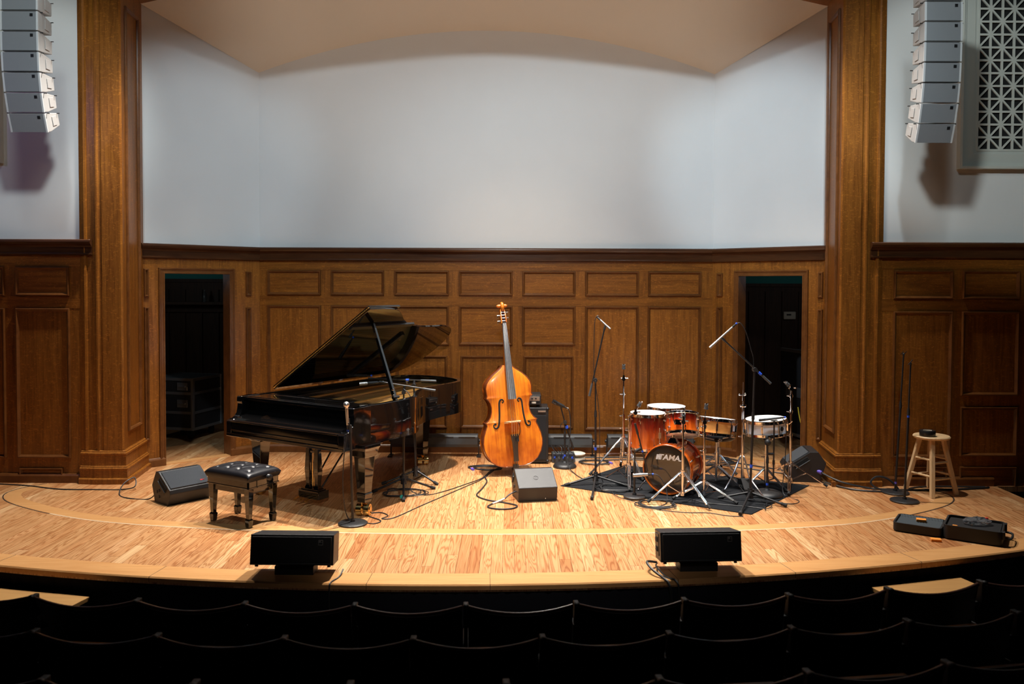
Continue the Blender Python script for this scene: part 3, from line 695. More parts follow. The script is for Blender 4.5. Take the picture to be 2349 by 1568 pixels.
frontfill('low black box speaker with two side sockets, on the lip below the drum kit', (1.63, 5.80, 0), math.radians(3.5), True)

def build_amp():
    t = thing('bass_cabinet', 'tall black bass speaker cabinet standing behind the double bass', 'speaker', (.49, 9.45, 0), math.radians(0))
    mb = MB(); mb.box((0, 0, .325), (.47, .34, .62)); mb.done('cabinet', M['paintbox'], t, bevel=.008)
    mb = MB(); mb.box((0, -.172, .30), (.42, .012, .50)); mb.done('grille', M['cloth'], t, bevel=.003)
    for bx_, bw_ in ((.16, .085), (-.15, .06)):
        mb = MB(); mb.box((bx_, -.176, .595), (bw_, .006, .02)); mb.done('name_plate', M['silver'], t)
    for sx in (-1, 1):
        for z in (.03, .62):
            mb = MB(); mb.sphere((sx * .225, -.16, z), .02, (1, 1, 1), 10, 6); mb.done('corner', M['black'], t)
    for sx in (-1, 1):
        for sy in (-1, 1):
            mb = MB(); mb.cyl((sx * .19, sy * .12, 0), (sx * .19, sy * .12, .02), .018); mb.done('foot', M['rubber'], t)
    h = thing('bass_amplifier', 'small amplifier head with silver knob panel on the black bass cabinet', 'amplifier', (.46, 9.43, .6365))
    mb = MB(); mb.box((0, 0, .085), (.36, .28, .11)); mb.done('case', M['blackpl'], h, bevel=.006)
    mb = MB(); mb.box((0, -.143, .10), (.33, .008, .05)); p = mb.done('front_panel', M['silver'], h, bevel=.001)
    for i in range(7):
        mb = MB(); x = -.13 + i * .042; mb.cyl((x, -.145, .10), (x, -.162, .10), .010, .008); mb.done('knob', M['black'], p)
    mb = MB(); mb.box((.10, -.144, .055), (.05, .006, .02)); mb.done('label_plate', M['cream'], h)
    mb = MB(); mb.tube(catmull([V(-.06, 0, .14), V(-.04, 0, .17), V(.04, 0, .17), V(.06, 0, .14)], 5), .009, 8); mb.done('handle', M['rubber'], h)
    for sx in (-1, 1):
        for sy in (-1, 1):
            mb = MB(); mb.cyl((sx * .15, sy * .10, 0), (sx * .15, sy * .10, .032), .014); mb.done('foot', M['rubber'], h)
build_amp()

def striplight(label, x0, x1):
    t = thing('strip_light', label, 'stage light', ((x0 + x1) / 2, 9.72, 0), 0, 'strip lights along the back wall'); L = x1 - x0
    pr = [(-.075, .115), (-.085, .15), (-.085, .235), (-.06, .255), (.05, .255), (.06, .24), (.06, .115)]
    mb = MB(); mb.loft([[V(-L / 2, y, z) for y, z in pr], [V(L / 2, y, z) for y, z in pr]]); mb.done('housing', M['grey'], t, bevel=.004, smooth=False)
    mb = MB()
    for k in range(4): mb.box((-L / 2 + L * (k + .5) / 4, -.086, .232), (L / 4 - .06, .004, .012))
    mb.done('vent_slots', M['satin'], t)
    for s in (-1, 1):
        mb = MB(); mb.box((s * (L / 2 + .008), -.01, .11), (.012, .05, .20)); mb.box((s * (L / 2 + .012), -.03, .006), (.05, .16, .012)); mb.cyl((s * (L / 2 + .008), -.01, .18), (s * (L / 2 + .03), -.01, .18), .018); mb.done('bracket', M['black'], t)
striplight('long grey strip light on the floor behind the piano', -1.10, -.085)
striplight('long grey strip light on the floor between bass cabinet and drum kit', .29, 1.255)
striplight('long grey strip light on the floor behind the drum kit', 1.44, 2.44)

# ------------------------------------------------------------------ double bass
def build_bass():
    t = thing('double_bass', 'orange brown double bass standing upright with its neck leaning left', 'double bass', (.336, 8.77, 0)); t.rotation_euler = (math.radians(-7), -.062, .24)
    prof = [(.0, .09), (.012, .15), (.03, .19), (.07, .243), (.14, .287), (.21, .308), (.27, .312), (.34, .301), (.41, .277), (.455, .258), (.478, .262), (.487, .272), (.495, .258), (.515, .236), (.55, .214), (.60, .199), (.65, .196), (.70, .206), (.735, .224), (.752, .243), (.762, .238), (.775, .232), (.81, .237), (.86, .240), (.91, .228), (.955, .198), (1.0, .153), (1.03, .112), (1.055, .078), (1.08, .055), (1.10, .042)]
    prof = [(a * .972, b) for a, b in prof]; z0 = .092; D = .095
    P = []
    for (a, wa), (b, wb) in zip(prof, prof[1:]):
        for k in range(2): P.append((a + (b - a) * k / 2, wa + (wb - wa) * k / 2))
    P.append(prof[-1])
    def arch(z, u): # outward bulge of the plates
        e = math.sin(PI * min(1, max(0, (z + .02) / 1.13))) ** .6
        return .04 * e * (1 - u * u) ** .9 if abs(u) < 1 else 0
    NX = 20
    def plate(sgn, ext, thick):
        mb = MB(); R = []
        for z, wv in P: R.append([V((-1 + 2 * i / NX) * (wv + ext), sgn * (D + thick + arch(z, -1 + 2 * i / NX)), z + z0) for i in range(NX + 1)])
        mb.loft(R, closed=False)
        edge = [r[0] for r in R] + [q for q in R[-1][1:-1]] + [r[-1] for r in reversed(R)] + [q for q in reversed(R[0][1:-1])]
        A = [mb.bm.verts.new(p) for p in edge]; B = [mb.bm.verts.new(V(p.x, sgn * (D - .004), p.z)) for p in edge]
        for i in range(len(A)): mb.face((A[i], A[(i + 1) % len(A)], B[(i + 1) % len(A)], B[i]))
        return mb, R
    mb, RF = plate(-1, .008, .006); bmesh.ops.remove_doubles(mb.bm, verts=mb.bm.verts[:], dist=1e-5); top = mb.done('belly', M['bassf'], t, ang=50)
    mb, _ = plate(1, .008, .006); bmesh.ops.remove_doubles(mb.bm, verts=mb.bm.verts[:], dist=1e-5); mb.done('back_plate', M['bassf'], t, ang=50)
    mb = MB(); loop = [(-w_, z) for z, w_ in P] + [(w_, z) for z, w_ in reversed(P)]
    mb.loft([[V(x, -D, z + z0) for x, z in loop], [V(x, D, z + z0) for x, z in loop]], caps=False); mb.done('ribs', M['bassedge'], t, ang=35)
    mb = MB()
    for s in (0, -1): mb.tube([r[s] + V(0, .001, 0) for r in RF], .0055, 6)
    mb.tube(RF[0], .0055, 6); mb.done('edge_binding', M['bassedge'], top)
    def surf(x, z, lift=.0):
        z -= z0
        for (a, wa), (b, wb) in zip(P, P[1:]):
            if a <= z <= b: wv = wa + (wb - wa) * (z - a) / (b - a); break
        else: wv = .2
        return V(x, -(D + .006 + arch(z, max(-1, min(1, x / (wv + .008))))) - lift, z + z0)
    for s in (-1, 1):
        f = [(.088, .772), (.076, .786), (.090, .805), (.112, .80), (.124, .77), (.128, .70), (.134, .62), (.150, .53), (.176, .50), (.200, .512), (.200, .542), (.182, .546)]
        f = [(s * x * .98, z * .97 + .02) for x, z in f]
        cp = catmull([V(x, 0, z) for x, z in f], 5)
        mb = MB(); rr = []
        for i in range(len(cp)):
            u = i / (len(cp) - 1); rr.append(.0045 + .006 * math.sin(PI * u))
        mb.tube([surf(p.x, p.z, -.002) for p in cp], rr, 8)
        for q, r_ in ((f[0], .011), (f[-1], .014)): mb.sphere(surf(q[0], q[1], -.006), r_, (1, .8, 1), 12, 8)
        mb.done('sound_hole', M['void'], top)
    # bridge
    mb = MB(); bz = .555; yb = surf(0, bz).y
    mb.loft([[V(-.088, yb + .012, bz - .012), V(-.05, yb + .004, bz - .012), V(-.045, yb - .03, bz + 0), V(.045, yb - .03, bz + 0), V(.05, yb + .004, bz - .012), V(.088, yb + .012, bz - .012), V(.082, yb - .05, bz), V(.058, yb - .125, bz + .006), V(-.058, yb - .125, bz + .006), V(-.082, yb - .05, bz)], [V(-.088, yb + .012, bz + .012), V(-.05, yb + .004, bz + .012), V(-.045, yb - .03, bz + .016), V(.045, yb - .03, bz + .016), V(.05, yb + .004, bz + .012), V(.088, yb + .012, bz + .012), V(.082, yb - .05, bz + .016), V(.058, yb - .125, bz + .016), V(-.058, yb - .125, bz + .016), V(-.082, yb - .05, bz + .016)]])
    mb.done('bridge', M['maple'], t, smooth=False)
    ytop = yb - .125
    # neck, fingerboard, pegbox, scroll
    mb = MB()
    def ns(w_, y0, y1, z): return [V(-w_, y0, z), V(w_, y0, z), V(w_ * .8, y1, z), V(-w_ * .8, y1, z)]
    mb.loft([ns(.034, -.155, -.02, 1.11), ns(.032, -.15, -.06, 1.22), ns(.026, -.145, -.095, 1.36), ns(.022, -.14, -.10, 1.60)]); mb.done('neck', M['bassf'], t, bevel=.006, ang=60)
    mb = MB()
    def fbs(w_, y, z):
        return [V(-w_, y + .012, z)] + [V(w_ * math.sin(a), y - .012 * math.cos(a), z) for a in [math.radians(q) for q in (-80, -50, -20, 20, 50, 80)]] + [V(w_, y + .012, z)]
    mb.loft([fbs(.045, -.232, .80), fbs(.038, -.20, 1.05), fbs(.022, -.152, 1.605)]); mb.done('fingerboard', M['fingerb'], t, ang=30)
    mb = MB(); mb.box((0, -.158, 1.61), (.044, .03, .012)); mb.done('nut', M['ebony'], t)
    for s in (-1, 1):
        mb = MB(); mb.loft([[V(s * x0, y0, z), V(s * (x0 + .012), y0, z), V(s * (x0 + .012), y1, z), V(s * x0, y1, z)] for x0, y0, y1, z in ((.018, -.155, -.09, 1.60), (.020, -.145, -.07, 1.66), (.014, -.125, -.055, 1.735), (.008, -.11, -.06, 1.765))]); mb.done('pegbox_cheek', M['bassf'], t, bevel=.003)
    mb = MB(); mb.box((0, -.082, 1.68), (.045, .03, .17)); mb.done('pegbox_back', M['bassedge'], t, bevel=.004)
    mb = MB()
    sp = [V(0, -.10 - (.05 - .009 * a) * math.sin(a * 1.15 + .4) * .8, 1.79 - (.045 - .007 * a) * math.cos(a * 1.15 + .4)) for a in [k * .22 for k in range(24)]]
    mb.tube(sp, [.021 - .0005 * k for k in range(24)], 10); mb.cyl((-.042, -.102, 1.79), (.042, -.102, 1.79), .02, .02, 16); mb.sphere((-.045, -.102, 1.79), .016); mb.sphere((.045, -.102, 1.79), .016); mb.done('scroll', M['bassf'], t, ang=60)
    for k, z in enumerate((1.63, 1.66, 1.69, 1.72)):
        s = -1 if k % 2 == 0 else 1
        mb = MB(); mb.cyl((s * .02, -.11, z), (s * .062, -.105, z), .005); mb.box((s * .04, -.10, z), (.004, .045, .024)); mb.cyl((s * .045, -.085, z), (s * .045, -.05, z - .012), .004); mb.sphere((s * .045, -.04, z - .016), .013, (.4, 1, 1)); mb.cyl((-.018, -.13, z), (.018, -.13, z), .006); mb.done('tuning_machine', M['steel'], t)
    # tailpiece, strings, endpin
    mb = MB()
    def tp(w_, y, z): return [V(-w_, y, z), V(w_, y, z), V(w_ * .7, y - .014, z), V(-w_ * .7, y - .014, z)]
    mb.loft([tp(.048, -.205, .435), tp(.046, -.203, .41), tp(.033, -.19, .34), tp(.028, -.175, .22), tp(.030, -.168, .15)]); tail = mb.done('tailpiece', M['ebony'], t, bevel=.003)
    mb = MB(); mb.tube([V(-.012, -.172, .16), V(-.012, -.14, .085), V(-.012, -.09, .062)], .004, 6); mb.tube([V(.012, -.172, .16), V(.012, -.14, .085), V(.012, -.09, .062)], .004, 6); mb.box((0, -.125, .09), (.055, .035, .05)); mb.done('tail_gut', M['ebony'], tail)
    for k in range(4):
        a = -1.5 + k; mb = MB()
        mb.tube([V(a * .010, -.165, 1.612), V(a * .0235, ytop - .003, bz + .012), V(a * .021, -.222, .43)], .0022 - .0003 * k, 6); mb.done('string', M['string'], t)
        mb = MB(); mb.cyl((a * .0222, -.235, .48), (a * .021, -.222, .42), .0035); mb.done('string_winding', M['brass'], tail)
    mb = MB(); mb.cyl((0, 0, .0), (0, 0, .07), .007); mb.lathe([(0, .0), (.012, 0), (.014, .018), (.008, .026), (0, .026)], 14); mb.cyl((0, 0, .045), (0, 0, .07), .018); mb.done('endpin', M['black'], t)
    mb = MB(); mb.tube(catmull([V(.03, -.25, .56), V(.05, -.25, .52), V(.055, -.22, .45), V(.03, -.21, .40)], 5), .003, 6); mb.box((.02, -.222, .375), (.03, .012, .035)); mb.done('pickup', M['blackpl'], t)
    return t
def bass_varnish():
    m, nt, b = newmat('bass_varnish'); N = nt.nodes.new; L = nt.links.new
    tc = N('ShaderNodeTexCoord'); mp = N('ShaderNodeMapping'); mp.inputs['Scale'].default_value = (40, 40, 1.6); L(tc.outputs['Object'], mp.inputs[0])
    n1 = N('ShaderNodeTexNoise'); n1.inputs['Scale'].default_value = 1.4; n1.inputs['Detail'].default_value = 6; L(mp.outputs[0], n1.inputs['Vector'])
    n2 = N('ShaderNodeTexNoise'); n2.inputs['Scale'].default_value = 5.5; n2.inputs['Detail'].default_value = 5; L(tc.outputs['Object'], n2.inputs['Vector'])
    cr = N('ShaderNodeValToRGB'); e = cr.color_ramp.elements; e[0].position = .3; e[0].color = (.55, .125, .009, 1); e[1].position = .72; e[1].color = (.80, .26, .014, 1); L(n1.outputs['Fac'], cr.inputs[0])
    r2 = N('ShaderNodeValToRGB'); r2.color_ramp.elements[0].position = .40; r2.color_ramp.elements[1].position = .66; L(n2.outputs['Fac'], r2.inputs[0])
    mx = N('ShaderNodeMix'); mx.data_type = 'RGBA'; mx.blend_type = 'MULTIPLY'; mx.inputs[7].default_value = (.66, .42, .5, 1)
    iv = N('ShaderNodeMath'); iv.operation = 'SUBTRACT'; iv.inputs[0].default_value = .62; L(r2.outputs[0], iv.inputs[1]); L(iv.outputs[0], mx.inputs[0]); iv.use_clamp = True
    L(cr.outputs[0], mx.inputs[6]); L(mx.outputs[2], b.inputs['Base Color'])
    b.inputs['Roughness'].default_value = .33; b.inputs['Coat Weight'].default_value = .35; b.inputs['Coat Roughness'].default_value = .15
    return m
M['bassf'] = bass_varnish()
build_bass()

# ------------------------------------------------------------------ drum kit
def burst(name, c_in, c_out, half):
    """lacquer that fades from light in the middle of the shell to dark at both rims"""
    m, nt, b = newmat(name); N = nt.nodes.new; L = nt.links.new
    tc = N('ShaderNodeTexCoord'); sp = N('ShaderNodeSeparateXYZ'); L(tc.outputs['Object'], sp.inputs[0])
    mr = N('ShaderNodeMapRange'); mr.inputs['From Min'].default_value = -half; mr.inputs['From Max'].default_value = half; L(sp.outputs[2], mr.inputs[0])
    cr = N('ShaderNodeValToRGB'); e = cr.color_ramp.elements; e[0].position = 0; e[0].color = (*c_in, 1); e[1].position = 1; e[1].color = (*c_out, 1)
    k = e.new(.32); k.color = (*c_in, 1) if c_in[0] > c_out[0] else (.32, .022, .005, 1); k = e.new(.66); k.color = (.32, .022, .005, 1) if c_in[0] > c_out[0] else (*c_out, 1); L(mr.outputs[0], cr.inputs[0])
    mp = N('ShaderNodeMapping'); mp.inputs['Scale'].default_value = (18, 18, 2); L(tc.outputs['Object'], mp.inputs[0])
    nz = N('ShaderNodeTexNoise'); nz.inputs['Scale'].default_value = 2; nz.inputs['Detail'].default_value = 5; L(mp.outputs[0], nz.inputs['Vector'])
    mx = N('ShaderNodeMix'); mx.data_type = 'RGBA'; mx.blend_type = 'MULTIPLY'; mx.inputs[7].default_value = (.5, .35, .35, 1); L(cr.outputs[0], mx.inputs[6])
    r = N('ShaderNodeMapRange'); r.inputs['From Min'].default_value = .4; r.inputs['From Max'].default_value = .75; L(nz.outputs['Fac'], r.inputs[0]); L(r.outputs[0], mx.inputs[0])
    L(mx.outputs[2], b.inputs['Base Color']); b.inputs['Roughness'].default_value = .22; b.inputs['Coat Weight'].default_value = .9; b.inputs['Coat Roughness'].default_value = .04
    return m
AMB, CHE = (.64, .11, .008), (.09, .004, .004)
def drum(name, label, loc, rot, R, H, shell, head, nl=6, cat='drum', batter2=None, hoop=None, lugmat=None, split_lug=True, rz0=0.0, hoop_r=.011):
    t = thing(name, label, cat, loc); t.rotation_euler = rot
    mb = MB(); mb.lathe([(R, -H / 2 + .012), (R, H / 2 - .012), (R - .008, H / 2 - .012), (R - .008, -H / 2 + .012), (R, -H / 2 + .012)], 48); sh = mb.done('shell', shell, t, ang=40)
    for s in (-1, 1):
        hm = head if s > 0 else (batter2 or head); z = s * H / 2
        mb = MB(); mb.lathe([(0, z), (R * .6, z), (R * .97, z), (R + .003, z - s * .004), (R + .004, z - s * .018)], 48); mb.done('batter_head' if s > 0 else 'resonant_head', hm, t, ang=60)
        mb = MB(); a, b_ = z + s * hoop_r, z - s * .016
        mb.lathe([(R + .003, a), (R + .010, a), (R + .0125, a - s * .003), (R + .008, a - s * .006), (R + .008, b_), (R + .018, b_ - s * .001), (R + .018, b_ - s * .005), (R + .003, b_ - s * .004), (R + .003, a)], 48); mb.done('hoop', hoop or M['chrome'], t, ang=35)
    for k in range(nl):
        a = rz0 + 2 * PI * k / nl; c, s_ = math.cos(a), math.sin(a); mb = MB()
        T = Matrix.Rotation(a, 4, 'Z')
        if split_lug:
            for s in (-1, 1):
                mb.cyl(T @ V(R - .001, 0, s * (H / 2 - .055)), T @ V(R + .02, 0, s * (H / 2 - .055)), .012, .008, 12); mb.cyl(T @ V(R + .014, 0, s * (H / 2 - .06)), T @ V(R + .014, 0, s * (H / 2 + .004)), .0035, n=8); mb.sphere(T @ V(R + .014, 0, s * (H / 2 + .002)), .007)
            mb.box((R + .0008, 0, 0), (.002, .004, H - .10), M=T)
        else:
            mb.cyl(T @ V(R + .014, 0, -H / 2), T @ V(R + .014, 0, H / 2), .005, n=8); mb.box((R + .007, 0, 0), (.018, .018, H * .45), M=T)
        mb.done('lug', lugmat or M['chrome'], t)
    return t, sh
def drum_leg(parent, top, foot, name='leg', r=.006):
    mb = MB(); mb.tube([top, (top[0], top[1], top[2] - .25), foot], r, 8); lg = mb.done(name, M['chrome'], parent)
    mb = MB(); mb.cyl(foot, (foot[0], foot[1], foot[2] + .03), .012, .009, 10); mb.done('rubber_foot', M['rubber'], lg)
    return lg
RUGZ = .008
# rug
def build_rug():
    mb = MB(); c = [(.80, 8.245), (2.42, 7.225), (3.31, 8.29), (1.57, 9.2)]
    mb.prism(c, .0005, RUGZ); o = mb.done('drum_rug', M['rug'], None, bevel=.002); tag(o, 'charcoal carpet rug laid diagonally under the drum kit', 'rug')
build_rug()
# bass drum: front face towards the hall
ang = math.radians(28)
axis = V(-math.sin(ang), -math.cos(ang), 0); ctr = V(1.80, 7.87, .256) - axis * .18
q = axis.to_track_quat('Z', 'X'); eu = q.to_matrix()
xa = V(math.cos(ang), -math.sin(ang), 0); mat3 = Matrix((xa, axis.cross(xa) if False else V(0, 0, 1), axis)).transposed()
if mat3.determinant() < 0: mat3 = Matrix((xa, V(0, 0, 1), axis)).transposed()
eul = mat3.to_euler()
bd, bsh = drum('bass_drum', 'orange to red burst bass drum with a smoked front head', tuple(ctr), eul, .228, .36, None, M['smoke'], 8, hoop=burst('hoop_amber', (.62, .14, .012), (.62, .14, .012), 1), batter2=M['white'], rz0=PI / 8, hoop_r=.020)
bsh.data.materials.clear(); bsh.data.materials.append(burst('bass_drum_burst', CHE, AMB, .18))
def text_mesh(body, size, shear, offset, extr, name, mat, parent, Mx):
    cu = bpy.data.curves.new(name, 'FONT'); cu.body = body; cu.size = size; cu.shear = shear; cu.offset = offset; cu.extrude = extr; cu.align_x = 'CENTER'; cu.align_y = 'CENTER'
    o = bpy.data.objects.new(name + '_tmp', cu); COL.objects.link(o); dg = bpy.context.evaluated_depsgraph_get(); dg.update()
    me = bpy.data.meshes.new_from_object(o.evaluated_get(dg)); me.transform(Mx); bpy.data.objects.remove(o)
    me.materials.clear(); me.materials.append(mat); me.name = name
    o = bpy.data.objects.new(name, me); link(o, parent); return o
hd = [c for c in bd.children if c.name.startswith('batter_head')][0]
text_mesh('TAMA.', .078, .22, .0022, .0004, 'lettering', M['white'], hd, Matrix.Translation((.022, .112, .1812)) @ Matrix.Diagonal((1.0, .92, 1, 1)))
mb = MB()
for k in (0, 1):
    x = -.112 + k * .026; mb.prism([(x - .004, .088), (x + .017, .088), (x + .028, .137), (x + .007, .137)], .1808, .1816)
mb.prism([(-.098, .137), (-.086, .137), (-.072, .088), (-.084, .088)], .1808, .1817); mb.done('logo_mark', M['white'], hd, smooth=False)
# claws of the bass drum and its spurs, tom mount
for s in (-1, 1):
    mb = MB(); mb.tube([V(s * .20, -.10, .06), V(s * .27, -.18, .12), V(s * .30, -.235, .15)], .007, 8); mb.sphere((s * .205, -.10, .06), .02); mb.sphere((s * .30, -.235, .15), .011); mb.done('spur', M['chrome'], bd)
mb = MB(); mb.loft([[V(x, .225 - (0 if abs(x) < .05 else .012), z) for x, z in ((-.055, -.05), (.055, -.05), (.055, .03), (-.055, .03))], [V(x * .45, .275, z * .45) for x, z in ((-.055, -.05), (.055, -.05), (.055, .03), (-.055, .03))]]); mb.cyl((0, .26, -.005), (0, .42, -.005), .012); mb.cyl((0, .285, -.005), (0, .31, -.005), .02); mb.sphere((0, .42, -.005), .022); mb.tube([V(0, .42, -.005), V(.05, .43, -.02), V(.09, .40, -.05)], .008, 8); mb.done('tom_mount', M['chrome'], bd)
rt, s_ = drum('rack_tom', 'small red burst tom mounted above the bass drum, its head tipped away', (1.965, 8.02, .662), (math.radians(-19), math.radians(6), .2), .152, .20, burst('rack_tom_burst', AMB, CHE, .1), M['white'], 6, rz0=.3)
for z in (-1, 1): pass
mb = MB(); mb.box((-.10, -.135, -.01), (.06, .03, .05)); mb.tube([V(-.13, -.13, -.03), V(-.15, -.14, .02), V(-.15, -.14, .09)], .005, 8); mb.ring(.168, .004, c=(0, 0, .085), n=30, k=6); mb.done('suspension_bracket', M['chrome'], rt)
def floor_tom(label, x, y, R, H, zt, mat, a0):
    t, s = drum('floor_tom', label, (x, y, zt - H / 2), (0, 0, 0), R, H, mat, M['white'], 8, rz0=.2)
    for k in range(3):
        a = a0 + k * 2 * PI / 3; px, py = (R + .022) * math.cos(a), (R + .022) * math.sin(a); zb = -(zt - H / 2) + RUGZ
        lg = drum_leg(t, (px, py, .06), (px * 1.12, py * 1.12, zb)); mb = MB(); mb.box(((R + .012) * math.cos(a), (R + .012) * math.sin(a), -.02), (.03, .03, .06), rot=(0, 0, a)); mb.done('leg_bracket', M['chrome'], lg)
    return t
floor_tom('red burst floor tom with white head, left end of the drum kit', 1.725, 8.57, .178, .36, .685, burst('floor_tom_burst', AMB, CHE, .18), 1.0)
floor_tom('wide floor tom with white head behind the other drums', 2.0, 9.02, .203, .38, .69, burst('floor_tom_burst_b', AMB, CHE, .19), .4)
osn, s_ = drum('snare_drum', 'orange natural wood snare drum in front of the drum stool', (2.374, 8.30, .595), (math.radians(-4), math.radians(7), .3), .178, .155, wood('snare_wood', (.66, .25, .06), (.78, .36, .10), scale=(3, 3, 18), rough=.2, coat=.6, objrand=.02), M['white'], 8, split_lug=False, rz0=.25)
wsn, s_ = drum('snare_drum', 'white lacquered snare drum on a stand at the right of the kit', (2.83, 8.16, .622), (math.radians(-.5), math.radians(-4), .2), .192, .14, M['wshell'], M['white'], 8, split_lug=False, rz0=.1)
for o_, x_, y_ in ((osn, .07, -.186), (wsn, .15, -.135)):
    mb = MB(); mb.box((x_, y_, .0), (.03, .02, .07), rot=(0, 0, math.atan2(y_, x_) + PI / 2)); mb.cyl((x_ * 1.08, y_ * 1.08, .03), (x_ * 1.25, y_ * 1.25, .06), .006); mb.done('strainer', M['chrome'], o_)
mb = MB(); mb.cyl((.06, -.19, 0), (.0615, -.1945, 0), .022, n=20); mb.done('badge', M['black'], wsn)

# ------------------------------------------------------------------ chrome hardware
def braced_leg(t, hub, low, foot, name='leg'):
    hub = Vector(hub); foot = Vector(foot); low = Vector(low)
    d = V(foot.x - hub.x, foot.y - hub.y, 0).normalized(); sd = V(-d.y, d.x, 0) * .011
    knee = hub + (foot - hub) * .42; s0 = hub + d * .02
    mb = MB()
    for s in (-1, 1): mb.tube([s0 + sd * s, hub + (foot - hub) * .9 + sd * s * .8 + V(0, 0, .012)], .0065, 8)
    mb.tube([hub + (foot - hub) * .86 + V(0, 0, .014), foot + V(0, 0, .016)], .009, 8)
    mb.tube([knee + sd * .2, low + d * .015], .006, 8)
    for p in (knee, hub + (foot - hub) * .1, hub + (foot - hub) * .88 + V(0, 0, .01)): mb.cyl(p - sd * 1.4, p + sd * 1.4, .006, n=8)
    lg = mb.done(name, M['chrome'], t)
    mb = MB(); mb.tube([foot + (hub - foot).normalized() * .045 + V(0, 0, .012), foot + V(0, 0, .012)], [.012, .015], 10); mb.done('rubber_foot', M['rubber'], lg)
    return lg
def hw_base(t, hub_z, feet, low_z=None):
    low_z = max(.05, hub_z - .17) if low_z is None else low_z
    for fx, fy in feet: braced_leg(t, (0, 0, hub_z), (0, 0, low_z), (fx, fy, RUGZ))
    for z_ in (hub_z, low_z):
        mb = MB(); mb.cyl((0, 0, z_ - .02), (0, 0, z_ + .02), .022, n=14); mb.done('leg_collar', M['chrome'], t)
def wing(t, p, d=(1, 0, 0), name='wing_screw'):
    p = Vector(p); d = Vector(d).normalized(); s = d.cross(V(0, 0, 1)) if abs(d.z) < .9 else V(1, 0, 0); s.normalize()
    mb = MB(); mb.cyl(p - d * .02, p + d * .03, .007, n=8); mb.sphere(p + d * .034 + s * .012, .009, (1, 1, .6)); mb.sphere(p + d * .034 - s * .012, .009, (1, 1, .6)); mb.cyl(p + V(0, 0, -.018), p + V(0, 0, .018), .0165, n=12); mb.done(name, M['chrome'], t)
def cym_stand(label, loc, hub_z, feet, z1, z2, tilt_vec, rod_len, clamp_z=(), boom=None, low_z=None):
    t = thing('cymbal_stand', label, 'cymbal stand', (loc[0], loc[1], 0))
    feet = [(x - loc[0], y - loc[1]) for x, y in feet]; hw_base(t, hub_z, feet, low_z)
    mb = MB(); mb.cyl((0, 0, max(.04, hub_z - .20)), (0, 0, z1), .0125, n=14); mb.done('lower_tube', M['chrome'], t)
    mb = MB(); mb.cyl((0, 0, z1 - .02), (0, 0, z2), .0085, n=12); mb.done('upper_tube', M['chrome'], t)
    wing(t, (0, 0, z1), (-1, -.3, 0))
    for z in clamp_z: wing(t, (0, 0, z), (-1, -.2, 0), 'memory_lock')
    top = V(0, 0, z2); dv = Vector(tilt_vec).normalized()
    if boom:
        b = top + Vector(boom); mb = MB(); mb.cyl(top, b, .006, n=10); mb.cyl(top - Vector(boom) * .25, top, .006, n=10); mb.done('boom_arm', M['chrome'], t); top = b
    mb = MB(); mb.cyl(top + V(0, .012, -.008), top + V(0, -.012, -.008), .02, n=14); mb.box(top + V(0, 0, .012), (.022, .022, .04)); mb.cyl(top + V(-.03, 0, .0), top + V(.035, 0, .0), .007, n=8); mb.sphere(top + V(.04, 0, 0), .012, (1, 1, .7)); mb.done('tilter', M['chrome'], t)
    mb = MB(); mb.cyl(top, top + dv * rod_len, .0035, n=8); r = mb.done('cymbal_rod', M['chrome'], t)
    e = top + dv * rod_len
    mb = MB(); mb.cyl(e - dv * .055, e - dv * .035, .019, n=14); mb.cyl(e - dv * .03, e - dv * .012, .017, n=14); mb.done('felt_washer', M['grey'], r)
    mb = MB(); mb.cyl(e - dv * .012, e, .008, n=10); mb.sphere(e - dv * .004 + V(.012, 0, 0), .007); mb.sphere(e - dv * .004 - V(.012, 0, 0), .007); mb.done('wing_nut', M['chrome'], r)
    return t
cym_stand('tall chrome cymbal stand at the left rear of the drum kit', (1.495, 8.75), .40, [(1.13, 8.66), (1.66, 8.43), (1.52, 9.13)], .63, 1.03, (0, 0, 1), .15, (.50, .86))
cym_stand('short chrome cymbal stand with angled top beside the left floor tom', (1.50, 8.33), .20, [(1.455, 7.99), (1.27, 8.50), (1.60, 8.78)], .55, .70, (.45, -.1, .9), .12, (.32, .66), boom=(.06, 0, .035))
cym_stand('chrome cymbal stand base in front of the bass drum, nearest the hall', (1.895, 7.62), .285, [(1.565, 7.57), (2.09, 7.36), (2.08, 7.93)], .50, .76, (.1, .2, 1), .07, (.79,), low_z=.09)
cym_stand('chrome cymbal stand between bass drum and orange snare drum', (2.135, 7.80), .155, [(2.38, 7.53), (1.82, 7.70), (2.30, 8.05)], .45, .73, (.1, 0, 1), .17, (.60, .68), low_z=.05)
cym_stand('chrome cymbal stand at the right end of the drum kit', (3.14, 8.36), .215, [(3.46, 8.2), (2.96, 7.86), (3.0, 8.72)], .50, .98, (-.55, -.2, .5), .10, (.74, .90))
